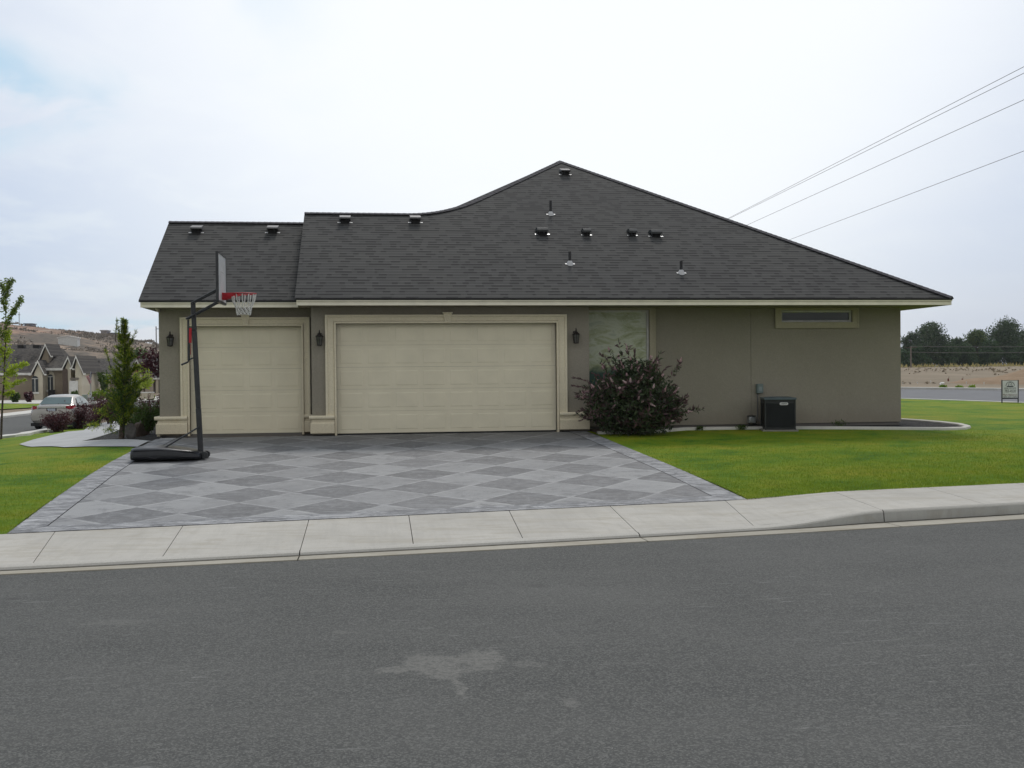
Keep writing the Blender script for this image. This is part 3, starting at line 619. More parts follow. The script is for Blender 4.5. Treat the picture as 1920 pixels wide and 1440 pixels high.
# ------------------------------------------------------------------ the house
E_,S_,YE=2.993,.582,23.408; XL,XR,TA,TR,XS=-1.461,13.409,7.739,4.101,-4.806; REC=.711
Yw,Yd,Yt,Yn=23.95,24.05,23.89,23.82; Y2=REC
Yw3=24.60; SZ=E_-.178
house=empty('house',(4.0,23.95,0),0,'long taupe stucco house with cream garage doors and dark shingle hip roof','house')
X=lambda px,py,Y:W(px,py,Y).x
Z=lambda px,py,Y:W(px,py,Y).z
xSL=X(298.7,700,Yw+Y2); xSR=X(583.5,700,Yw)+.01   # small bay
dS0,dS1=X(357,700,Yd+Y2),X(566.5,700,Yd+Y2); dB0,dB1=X(631,700,Yd),X(1042,700,Yd)
dSt,dBt=Z(470,612,Yd+Y2),Z(836,606.5,Yd)
xBR=X(1105,700,Yw); xRR=12.80
wb=MB()
zt=SZ+.06; zb0=.07
def wall_open(x0,x1,a,b,top,y,th=.30,zb=.02):
    wb.box(x0,a,y,y+th,zb,zt); wb.box(b,x1,y,y+th,zb,zt); wb.box(a,b,y+.001,y+th,top,zt)
wall_open(xSL,xSR+.1,dS0,dS1,dSt,Yw+Y2); wall_open(xSR,xBR,dB0,dB1,dBt,Yw)
# right section: two bays with a control joint between them
jxp=X(1408,700,Yw3)
# openings of the two windows are cut as gaps
w1=(X(1099,600,Yw3),X(1217,600,Yw3),Z(1150,752,Yw3),Z(1150,581.5,Yw3)); w2=(X(1464,592,Yw3),X(1597,592,Yw3),Z(1530,604,Yw3),Z(1530,582,Yw3))
w1=(w1[0]-.12,w1[1],w1[2],w1[3])
def bay(x0,x1,a,b,c,d):
    wb.box(x0,a,Yw3,Yw3+.25,zb0,zt); wb.box(b,x1,Yw3,Yw3+.25,zb0,zt); wb.box(a,b,Yw3+.001,Yw3+.25,zb0,c); wb.box(a,b,Yw3+.001,Yw3+.25,d,zt)
bay(xBR-.25,jxp-.006,*w1); bay(jxp+.006,xRR,*w2)
wb.box(jxp-.02,jxp+.02,Yw3+.01,Yw3+.2,zb0,zt)
wb.box(xBR-.22,xBR,Yw+.3,Yw3,.02,zt)
wb.box(xRR-.25,xRR,Yw3+.25,Yw3+20,zb0,zt); wb.box(xSL,xSL+.25,Yw+Y2+.3,Yw+Y2+6.6,.02,zt); wb.box(xSL,-1.2,Yw+Y2+6.6,Yw+Y2+6.85,.02,zt); wb.box(-1.45,-1.2,Yw+Y2+6.85,Yw3+20,.02,zt); wb.box(-1.45,xRR,Yw3+20,Yw3+20.25,zb0,zt)
# gable triangles on the left ends
def gable(x,y0,t0,tr,t1,yoff=0):
    ya=YE+yoff
    wb.prism([(x,ya+.55,zt),(x,ya+t1-.55,zt),(x,ya+tr,E_+S_*tr-.10)],(.12,0,0))
gable(xSL+.02,0,0,3.75,7.5,Y2); gable(xSR+.03,0,0,TR,2*TR,0)
wl_=wb.build('wall',STUC,house)
fb=MB(); 
fb.box(xBR+.02,xRR-.03,Yw3+.03,Yw3+.2,-.25,zb0+.01); fb.box(xRR-.22,xRR-.03,Yw3+.2,Yw3+20,-.25,zb0); fb.box(xSL+.03,xSR+.1,Yw+Y2+.04,Yw+Y2+.06,-.1,.03); fb.box(xSL+.03,xSL+.2,Yw+Y2+.3,Yw+Y2+6.7,-.5,.03); fb.box(xSR+.03,xBR,Yw+.12,Yw+.14,-.1,.03)
fb.build('foundation',m_concrete('foundation_concrete',(.16,.15,.14)),house)
# ---- roof planes
def pf(x,t,off=0,yo=0): return (x,YE+yo+t,E_+S_*t+off)
def bz(t,a=(1.1,0),b=(2.03,0),c=(2.95,.92)): return (a[0]*(1-t)**2+2*b[0]*t*(1-t)+c[0]*t*t,TR+a[1]*(1-t)**2+2*b[1]*t*(1-t)+c[1]*t*t)
curve=[bz(k/8) for k in range(9)]
XA=XR-TA; XLm=XA-TA
rf=MB(); rs=MB()
th=(0,0,-.045)
o0=.035
front=[pf(XL-.03,-o0),pf(XR+.03,-o0),pf(XA,TA)]+[pf(a,b) for a,b in reversed(curve)]+[pf(XL-.03,TR)]
rf.prism(front,th)
rf.prism([pf(XS-.03,-o0,0,Y2),pf(XL+.6,-o0,0,Y2),pf(XL+.6,3.75,0,Y2),pf(XS-.03,3.75,0,Y2)],th)
def pbk(x,t,tr,yo=0): return (x,YE+yo+tr+t,E_+S_*(tr-t))
rf.prism([pbk(XS-.03,0,3.75,Y2),pbk(XL+.6,0,3.75,Y2),pbk(XL+.6,3.785,3.75,Y2),pbk(XS-.03,3.785,3.75,Y2)],th)
YB=Yw3+20.85
ridge_back=YB-TA
rf.prism([pbk(XL-.03,0,TR),pf(1.1,TR),pf(*bz(.3)),pbk(2.03,.0,TR),pbk(XL,3.49,TR),pbk(XL-.03,3.49,TR)],th)
rf.prism([(XLm,YB,E_),(XR,YB,E_),(XA,ridge_back,E_+S_*TA)],th)
rs.prism([(XR+.03,YE,E_-.02),(XR+.03,YB,E_-.02),(XA,ridge_back,E_+S_*TA),(XA,YE+TA,E_+S_*TA)],th)
rs.prism([(XLm,YE+2*TR,E_),(XLm,YB,E_),(XA,ridge_back,E_+S_*TA),(XA,YE+TA,E_+S_*TA),pf(*bz(1.)),pf(*bz(.6)),pf(2.0,TR-.01)],th)
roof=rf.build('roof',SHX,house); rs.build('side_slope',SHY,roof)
# caps of overlapping shingles along ridges and hips
cp_=MB()
def caps(a,b,w=.13,step=.145,lift=.018):
    a=Vector(a);b=Vector(b);L=(b-a).length;d=(b-a)/L;n=max(1,round(L/step));step=L/n; side=d.cross(Vector((0,0,1))).normalized(); up=side.cross(d)
    if up.z<0: up=-up
    for i in range(n):
        p=a+d*(i*step); q=p+d*(step*1.12)
        for s in (-1,1):
            cp_.prism([p+up*lift+up*.006,q+up*lift,q+side*s*w-Vector((0,0,w*.40))+up*lift,p+side*s*w-Vector((0,0,w*.40))+up*(lift+.006)],-up*.012)
caps(pbk(XS-.03,0,3.75,Y2),pbk(XL-.05,0,3.75,Y2)); cp_.build('ridge_cap',CAPM,roof); cp_=MB(); caps(pf(XL-.03,TR),pf(1.1,TR)); caps((XR+.02,YE-.03,E_),(XA,YE+TA,E_+S_*TA),.12)
cl=[pf(a,b) for a,b in curve]
for a,b in zip(cl[:-1],cl[1:]): caps(a,b,.13,(Vector(b)-Vector(a)).length/2.001,.018)
caps(cl[-1],pf(XA,TA)); caps((XA,YE+TA,E_+S_*TA),(XA,ridge_back,E_+S_*TA),.12,.3)
cp_.build('ridge_cap',CAPM,roof)
# ---- drip edge, fascia boards, soffit
dr=MB(); dr.box(XL-.02,XR+.045,YE-.045,YE-.005,E_-.045,E_-.022); dr.box(XS-.02,XL-.005,YE+Y2-.045,YE+Y2-.005,E_-.045,E_-.022); dr.build('drip_edge',DRIP,roof)
fa=MB()
def fascia(x0,x1,y):
    fa.box(x0,x1,y-.012,y+.03,E_-.093,E_-.03); fa.box(x0,x1,y+.026,y+.03,E_-.113,E_-.093); fa.box(x0+.02,x1-.01,y+.004,y+.029,E_-.178,E_-.113)
fascia(XL,XR+.03,YE-.012); fascia(XS,XL+.0,YE+Y2-.012)
fa.box(XR,XR+.03,YE+.03,YB,E_-.178,E_-.04)
# rakes on the two left gable ends
for (x,yo,tr) in ((XS,Y2,3.75),(XL,0,TR)):
    for sgn in (1,-1):
        a=Vector((x,YE+yo if sgn>0 else YE+yo+2*tr,E_-.04)); b=Vector((x,YE+yo+tr,E_+S_*tr-.05))
        fa.prism([a,b,b-Vector((0,0,.16)),a-Vector((0,0,.14))],(.03,0,0))
fa.build('fascia',FASC,house)
sf=MB()
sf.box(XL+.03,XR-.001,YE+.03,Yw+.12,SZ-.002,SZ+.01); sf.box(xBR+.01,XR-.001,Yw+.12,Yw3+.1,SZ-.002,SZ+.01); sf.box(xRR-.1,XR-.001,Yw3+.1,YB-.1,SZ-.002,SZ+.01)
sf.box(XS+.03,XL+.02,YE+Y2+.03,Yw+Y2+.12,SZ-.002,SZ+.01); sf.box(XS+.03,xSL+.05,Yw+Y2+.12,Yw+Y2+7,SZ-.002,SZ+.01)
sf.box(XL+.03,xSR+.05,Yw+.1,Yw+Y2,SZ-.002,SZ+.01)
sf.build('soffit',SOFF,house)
fz=MB(); fz.box(XS+.31,xSL+.01,YE+Y2+.25,Yw+Y2+6,SZ-.075,SZ-.004); fz.box(XS+.27,xSL+.01,YE+Y2+.20,Yw+Y2+6,SZ-.03,SZ-.006); fz.build('eave_return',FASC,house)
# ---- garage doors
def garage_door(x0,x1,top,y,cols,label):
    d=MB(); H=top-.03; n=5; h=H/n
    for r in range(n):
        z0=.035+r*h; z1=z0+h-.003
        d.box(x0,x1,y,y+.05,z0,z1)
        pw=(x1-x0-.10)/cols
        for c in range(cols):
            a=x0+.05+c*pw+.055; b=x0+.05+(c+1)*pw-.055; p0,p1=z0+.075,z1-.075
            # a pressed frame, then the raised field inside it
            yy=y-.0005; dep=.005
            o=[(a,yy,p0),(b,yy,p0),(b,yy,p1),(a,yy,p1)]; q=.022
            i_=[(a+q,yy-dep,p0+q),(b-q,yy-dep,p0+q),(b-q,yy-dep,p1-q),(a+q,yy-dep,p1-q)]
            d.add(o+i_,[(0,1,5,4),(1,2,6,5),(2,3,7,6),(3,0,4,7),(4,5,6,7)])
    o=d.build('garage_door',DOORM,house); o['label']=label
    s=MB(); s.box(x0,x1,y+.012,y+.05,-.0,.034); s.build('door_seal',DRIP,o)
    k=MB(); k.box(x0-.3,x1+.3,y+.06,y+.07,0,top+.2); k.build('backing',DRIP,o)
    return o
garage_door(dB0-.03,dB1+.03,dBt+.01,Yd,8,'wide cream double garage door'); garage_door(dS0-.03,dS1+.03,dSt+.01,Yd+Y2,4,'narrow cream single garage door behind the hoop')
# ---- door surrounds: broad band, raised inner lip, outer bead, keystone
def surround(x0,x1,top,y,yw,zlow,wd,hd,kx0,kx1,kz0,kz1,left=True,right=True):
    t=MB(); 
    X0,X1,T=x0-wd,x1+wd,top+hd
    t.box(X0,x0-.045,y,yw+.001,zlow,T); t.box(x1+.045,X1,y,yw+.001,zlow,T); t.box(x0-.045,x1+.045,y+.0005,yw+.001,top+.045,T)
    # outer bead
    t.box(X0-.02,X0+.03,y-.028,y,zlow,T+.02); t.box(X1-.03,X1+.02,y-.028,y,zlow,T+.02); t.box(X0+.03,X1-.03,y-.028,y+.0,T-.03,T+.02)
    b=t.build('door_surround',TRIM,house,bevel=.006)
    l=MB(); 
    l.box(x0-.040,x0,y-.035,yw+.25,.0,top+.040); l.box(x1,x1+.040,y-.035,yw+.25,.0,top+.040); l.box(x0,x1,y-.035,yw+.25,top,top+.040)
    l.box(x0-.045,x0-.04,y+.02,yw+.25,.0,top+.045); l.box(x1+.04,x1+.045,y+.02,yw+.25,.0,top+.045)
    l.build('door_jamb',TRIM,b,bevel=.004)
    k=MB(); 
    m=(kx0+kx1)/2; w2=(kx1-kx0)/2
    k.prism([(kx0,y-.05,kz1),(kx1,y-.05,kz1),(m+w2*.62,y-.05,kz0),(m-w2*.62,y-.05,kz0)],(0,.05,0))
    k.prism([(kx0-.015,y-.075,kz1+.03),(kx1+.015,y-.075,kz1+.03),(kx1+.015,y-.075,kz1-.0),(kx0-.015,y-.075,kz1-.0)],(0,.08,0))
    k.prism([(kx0+.05,y-.065,kz1-.035),(kx1-.05,y-.065,kz1-.035),(m+w2*.62-.035,y-.065,kz0+.035),(m-w2*.62+.035,y-.065,kz0+.035)],(0,.02,0))
    k.build('keystone',TRIM,b,bevel=.005)
zcap=Z(600,779.6,Yn)
surround(dB0,dB1,dBt,Yt,Yw,zcap-.02,dB0-X(612,700,Yt),Z(800,591.5,Yt)-dBt,X(831,595,Yt),X(847,595,Yt),Z(838,604.5,Yt),Z(838,588,Yt))
surround(dS0,dS1,dSt,Yt+Y2,Yw+Y2,zcap-.02,dS0-X(340,700,Yt+Y2),Z(460,596.5,Yt+Y2)-dSt,X(452.5,600,Yt+Y2),X(468,600,Yt+Y2),Z(460,610,Yt+Y2),Z(460,592,Yt+Y2))
# ---- plinth blocks with moulded caps
def plinth(x0,x1,yf,yb,wrapL=False):
    p=MB(); prof=[(0,.03),(0,.285),(.03,.335),(.03,.375)]   # setback, height
    zc=zcap
    k=(zc-.08)/.375
    for (s0,z0,s1,z1) in ((0,.055,0,zc-.175),(0,zc-.175,.035,zc-.135),(.035,zc-.135,.035,zc-.075)):
        xa0=x0+(s0 if wrapL else 0); xa1=x0+(s1 if wrapL else 0)
        v=[(xa0,yf+s0,z0),(x1,yf+s0,z0),(x1,yb,z0),(xa0,yb,z0),(xa1,yf+s1,z1),(x1,yf+s1,z1),(x1,yb,z1),(xa1,yb,z1)]
        p.add(v,[(0,1,2,3),(4,7,6,5),(0,4,5,1),(1,5,6,2),(2,6,7,3),(3,7,4,0)])
    o=p.build('plinth',TRIM,house,bevel=.004)
    c=MB(); n=8; ys=[];r=.042
    pts=[(x0-(.02 if wrapL else 0),yf+.02-.03*math.cos(a)*1.2,zc-.04+r*math.sin(a)) for a in np.linspace(-PI/2,PI/2,n)]
    c.prism([(x0-(.03 if wrapL else 0),q[1],q[2]) for q in pts]+[(x0-(.03 if wrapL else 0),yb,zc+.0),(x0-(.03 if wrapL else 0),yb,zc-.08)],(x1-x0+(.03 if wrapL else 0),0,0))
    c.build('plinth_cap',TRIM,o)
plinth(X(582,800,Yn),dB0-.047,Yn,Yw+.002,True); plinth(dB1+.047,X(1106,800,Yn),Yn,Yw+.002)
plinth(X(292,800,Yn+Y2),dS0-.047,Yn+Y2,Yw+Y2+.002,True); plinth(dS1+.047,X(583,800,Yt+Y2)+.1,Yt+Y2-.03,Yw+Y2+.002)
pr=MB(); pr.box(X(292,800,Yn+Y2),xSL-.001,Yw+Y2+.003,Yw+Y2+6.6,-.1,zcap-.17); pr.box(X(292,800,Yn+Y2)-.03,xSL-.001,Yw+Y2+.003,Yw+Y2+6.6,zcap-.08,zcap); pr.build('plinth',TRIM,house)
# ---- windows
def window(r,fr,mat,label,trim,tr,sill=True):
    x0,x1,z0,z1=r; y=Yw3
    f=MB(); f.box(x0,x0+fr,y+.03,y+.10,z0,z1); f.box(x1-fr,x1,y+.03,y+.10,z0,z1); f.box(x0+fr,x1-fr,y+.03,y+.10,z0,z0+fr); f.box(x0+fr,x1-fr,y+.03,y+.10,z1-fr,z1)
    o=f.build('window',VINYL,house,bevel=.006); o['label']=label
    g_=MB(); g_.box(x0+fr*.6,x1-fr*.6,y+.07,y+.085,z0+fr*.6,z1-fr*.6); g_.build('pane',mat,o)
    t=MB(); a,b,c,d=trim; yt=y-tr
    t.box(a,x0-.002,yt,y+.028,c,d); t.box(x1+.002,b,yt,y+.028,c,d); t.box(x0-.002,x1+.002,yt+.0005,y+.028,z1+.002,d); t.box(x0-.002,x1+.002,yt+.0005,y+.028,c,z0-.002)
    t.box(a-.012,a+.025,yt-.012,yt,c-.012,d); t.box(b-.025,b+.012,yt-.012,yt,c-.012,d); t.box(a+.025,b-.025,yt-.012,yt,c-.012,c+.025)
    t.build('window_surround',TRIM2,o)
TRIM2=m_stucco('window_surround_stucco',(.44,.40,.30))
window(w1,.05,GLE,'tall window with a wavy reflection painted into its glass, behind the bush',(w1[0]-.16,X(1228.5,640,Yw3-.05),w1[2]-.2,SZ+.005),.05)
window(w2,.045,GLA,'small horizontal window under the right eave',(X(1454.5,600,Yw3-.05),X(1609.5,600,Yw3-.05),Z(1530,614,Yw3-.05),SZ+.005),.05)
# ---- things fixed on the roof, each a part of the roof
NRM=Vector((0,-S_,1)).normalized(); UPS=Vector((0,1,S_)).normalized()
def onroof(px,py,yo=0):
    v=ray(px,py); # z=E+S*(y-YE-yo)
    t=(E_-S_*(YE+yo)-ZC)/(v.z-S_*v.y); return Vector((0,0,ZC))+v*t
HOOD=simple('galvanised_vent_hood',(.13,.13,.135),.6,.3); DARKV=simple('vent_opening',(.006,.006,.007),.8); PIPEB=simple('black_abs_pipe',(.016,.016,.018),.5)
def roof_vent(px,py,yo=0,w=.27,hh=.185,low=False):
    p=onroof(px,py,yo); m=MB(); m.m=2
    m.obox(p+NRM*.007+UPS*.01,(1,0,0),UPS,NRM,w*1.36,.05,.006)
    m.m=1; m.box(p.x-w*.40,p.x+w*.40,p.y-.04,p.y+.24,p.z-.04,p.z+hh*.62)
    m.m=0
    z0,z1=p.z+hh*.50,p.z+hh*1.05
    if low:
        pts=[(p.y-.10,z0-.02),(p.y-.10,z0+.03),(p.y-.04,z1),(p.y+.12,z1+.01),(p.y+.3,z0+.05)]
        m.prism([(p.x-w*.5,a,b) for a,b in pts],(w,0,0))
    else:
        m.prism([(p.x-w*.5,p.y-.12,z0),(p.x-w*.5,p.y-.12,z0+.035),(p.x-w*.5,p.y+.25,z1+.03),(p.x-w*.5,p.y+.27,z0)],(w,0,0))
    return m.build('roof_vent',[ACM if low else HOOD,DARKV,PIPEW if not low else STEEL],roof,bevel=.006)
for (a,b,yo) in ((368,437,Y2),(511,437,Y2),(647,418,0),(779,418,0),(1060,328,0)): roof_vent(a,b,yo)['label']='square galvanised roof vent hood'
for (a,b) in ((1017,440),(1230,444)): roof_vent(a,b,0,.28,.165,True)['label']='wide dark low-profile roof vent'
for (a,b) in ((1100,441.5),(1186,442)): roof_vent(a,b,0,.20,.165,True)['label']='small dark low-profile roof vent'
for (a,b,top) in ((1033,403,376),(1069,496,471.5),(1278,513,489.5)):
    p=onroof(a,b); q=W(a,top,p.y); m=MB(); m.m=1; m.obox(p+NRM*.008+UPS*.02,(1,0,0),UPS,NRM,.23,.06,.006)
    m.lathe((p.x,p.y+.03,p.z-.02),[(.10,-.04),(.075,.05),(.048,.10),(.042,.11)],14); m.m=0; m.lathe((p.x,p.y+.03,p.z),[(.034,.0),(.034,q.z-p.z),(.026,q.z-p.z),(.026,q.z-p.z-.02)],12)
    m.build('vent_pipe',[PIPEB,PIPEW],roof,smooth=True)['label']='black vent pipe with white flashing collar'
# ------------------------------------------------------------------ wall lanterns
def lantern(px,py0,py1,Y,label):
    zt_,zb_=Z(px,py0,Y),Z(px,py1,Y); h=zt_-zb_; x=X(px,(py0+py1)/2,Y-.12); y=Y-.13
    L=empty('wall_lantern',(x,Y,zb_),0,label,'wall light','bronze lanterns beside the garage doors'); 
    b=ML(); b.box(-.045,.045,-.022,0,h*.35,h*.80); b.tube([(0,-.02,h*.72),(0,-.06,h*.80),(0,-.13,h*.86)],.012,6); b.build('back_plate',BRONZE,L,bevel=.004)
    r=ML(); r.lathe((0,-.13,0),[(.085,h*.56),(.088,h*.585),(.07,h*.64),(.042,h*.72),(.022,h*.76),(.014,h*.80),(.022,h*.83),(.012,h*.88),(.016,h*.92),(.004,h)],12); r.build('lantern_roof',BRONZE,L,smooth=True)
    c=ML()
    for k in range(6):
        a=2*PI*k/6+PI/6; c.tube([(.052*math.cos(a),-.13+.052*math.sin(a),h*.06),(.076*math.cos(a),-.13+.076*math.sin(a),h*.57)],.007,5)
    c.lathe((0,-.13,0),[(.03,0),(.062,h*.03),(.062,h*.08),(.02,h*.09)],12); c.lathe((0,-.13,0),[(.075,h*.36),(.077,h*.375)],12); c.build('lantern_cage',BRONZE,L)
    g_=ML(); g_.lathe((0,-.13,0),[(.045,h*.09),(.066,h*.55)],10); g_.build('lantern_glass',LGLASS,L,smooth=True)
    u=ML(); u.lathe((0,-.13,0),[(.012,h*.1),(.014,h*.3),(.004,h*.38)],8); u.build('bulb',VINYL,L,smooth=True)
lantern(319,621.5,650,Yw+Y2,'dark bronze lantern at the left corner of the house')
lantern(599,618.5,649,Yw,'dark bronze lantern on the pier between the two garage doors')
lantern(1080,615,644.5,Yw,'dark bronze lantern between the wide garage door and the tall window')
# ------------------------------------------------------------------ air conditioner, disconnect box, gas meter
ya=Yw3-.95
x0,x1=X(1438,775,ya),X(1493,775,ya); g0=G((x0+x1)/2,ya); zt_=Z(1465,745,ya); dp_=.70
ac=empty('air_conditioner',((x0+x1)/2,ya+dp_/2,g0),0,'dark air conditioning unit on the ground against the right wall','air conditioner')
b=MB(); b.box(x0+.02,x1-.02,ya+.02,ya+dp_-.02,g0+.05,zt_-.05)
nl=26; hh=(zt_-.12-g0-.1)/nl
for k in range(nl):
    z=g0+.09+k*hh; b.prism([(x0+.03,ya+.02,z),(x0+.03,ya+.004,z+hh*.2),(x0+.03,ya+.02,z+hh*.75)],(x1-x0-.06,0,0)); b.prism([(x0+.02,ya+.03,z),(x0+.004,ya+.03,z+hh*.2),(x0+.02,ya+.03,z+hh*.75)],(0,dp_-.06,0))
b.build('body',ACM,ac)
for (a,bb) in ((x0,ya),(x1-.035,ya),(x0,ya+dp_-.035),(x1-.035,ya+dp_-.035)):
    c=MB(); c.box(a,a+.035,bb,bb+.035,g0+.03,zt_-.045); c.build('corner_post',ACM,ac,bevel=.005)
c=MB(); c.box(x0-.015,x1+.015,ya-.015,ya+dp_+.015,zt_-.055,zt_-.01)
for k in range(9): r=.05+k*.033; c.tube([((x0+x1)/2+r*math.cos(a),ya+dp_/2+r*math.sin(a),zt_) for a in np.linspace(0,2*PI,20)],.005,4)
c.build('lid',ACT,ac,bevel=.01)
c=MB(); c.box(x0-.05,x1+.05,ya-.05,ya+dp_+.05,g0-.03,g0+.035); c.build('pad',m_concrete('pad_concrete',(.25,.24,.22)),ac)
c=MB(); bx0,bx1=X(1464.5,757,ya),X(1479.5,757,ya); bz0,bz1=Z(1472,759.5,ya),Z(1472,754.5,ya); r=(bz1-bz0)/2
pts=[(bx1-r+r*math.cos(a),(bz0+bz1)/2+r*math.sin(a)) for a in np.linspace(-PI/2,PI/2,7)]+[(bx0+r+r*math.cos(a),(bz0+bz1)/2+r*math.sin(a)) for a in np.linspace(PI/2,3*PI/2,7)]
c.prism([(p,ya-.006,q) for p,q in pts],(0,.02,0)); bd=c.build('badge',BADGE,ac)
def text(name,s,loc,size,mat,parent,width=None,rz=0,bold=0):
    cu=bpy.data.curves.new(name,'FONT'); cu.body=s; cu.size=size; cu.align_x='CENTER'; cu.align_y='CENTER'; cu.extrude=.001; cu.offset=bold
    t=bpy.data.objects.new(name,cu); col.objects.link(t); bpy.context.view_layer.update()
    dg=bpy.context.evaluated_depsgraph_get(); me=bpy.data.meshes.new_from_object(t.evaluated_get(dg)); bpy.data.objects.remove(t); me.name=name
    Mx=Matrix.Rotation(PI/2,4,'X'); me.transform(Mx)
    if width:
        wd=max(v.co.x for v in me.vertices)-min(v.co.x for v in me.vertices); me.transform(Matrix.Diagonal((width/wd,1,1,1)))
    me.transform(Matrix.Rotation(rz,4,'Z')); me.materials.clear(); me.materials.append(mat)
    o=bpy.data.objects.new(name,me); col.objects.link(o); o.location=Vector(loc)-(wloc(parent) if parent else Vector()); o.parent=parent; return o
AC_=1
text('lettering','LENNOX',((bx0+bx1)/2,ya-.009,(bz0+bz1)/2),.045,DRIP,bd,(bx1-bx0)*.68)
ac.rotation_euler.z=rad(-13); ac.location.x+=.05
x0,x1=X(1419.5,729,Yw3-.1),X(1430.5,729,Yw3-.1); z0,z1=Z(1425,737.5,Yw3-.1),Z(1425,720,Yw3-.1)
bx=empty('disconnect_box',((x0+x1)/2,Yw3,z0),0,'small grey green electrical box on the wall beside the air conditioner','electrical box')
b=MB(); b.box(x0,x1,Yw3-.10,Yw3,z0,z1); b.build('enclosure',BOXM,bx,bevel=.006)
b=MB(); b.box(x0+.015,x1+.004,Yw3-.113,Yw3-.1,z0+.01,z1+.006); b.build('door',BOXM,bx,bevel=.004)
b=MB(); b.box(x0+.04,x1-.03,Yw3-.116,Yw3-.112,z0+.06,z1-.06); b.build('notice',simple('faded_notice',(.22,.26,.26),.6),bx)
b=MB(); xm=x0+.03; g1=G(xm,Yw3-.1); b.tube([(xm,Yw3-.05,z0),(xm,Yw3-.05,z0-.3),(xm-.01,Yw3-.045,z0-.6),(xm-.03,Yw3-.06,g1+.22),(xm+.08,Yw3-.15,g1+.14),(xm+.2,Yw3-.4,g1+.18)],.014,8); b.build('conduit',simple('grey_conduit',(.13,.13,.13),.6),bx)
xm=X(1409,790,Yw3-.2); g1=G(xm,Yw3-.2); mz=Z(1409,777,Yw3-.2)
gm=empty('gas_meter',(xm,Yw3-.15,g1),0,'grey gas meter with pipes at the foot of the wall left of the air conditioner','gas meter')
b=MB(); b.obox((xm,Yw3-.2,mz-.12),(1,0,0),(0,1,0),(0,0,1),.17,.14,.15); b.lathe((xm-.01,Yw3-.27,mz-.12),[(.02,-.02),(.07,-.02),(.08,0),(.07,.02)],14,'y'); b.build('body',STEEL,gm,bevel=.02,seg=2)
b=MB(); b.lathe((xm,Yw3-.2,mz-.03),[(.11,-.012),(.11,.0),(.02,.01)],14); b.build('cap',ACM,gm)
b=MB(); b.tube([(xm-.06,Yw3-.2,mz-.15),(xm-.06,Yw3-.2,g1-.05)],.017,8); b.tube([(xm+.06,Yw3-.2,mz-.15),(xm+.07,Yw3-.2,g1+.12),(xm+.16,Yw3-.1,g1+.10),(xm+.16,Yw3,g1+.10)],.015,8); b.lathe((xm+.06,Yw3-.22,g1+.16),[(.01,-.03),(.05,-.03),(.055,0),(.05,.03),(.01,.03)],12,'y'); b.build('pipe',ACM,gm)
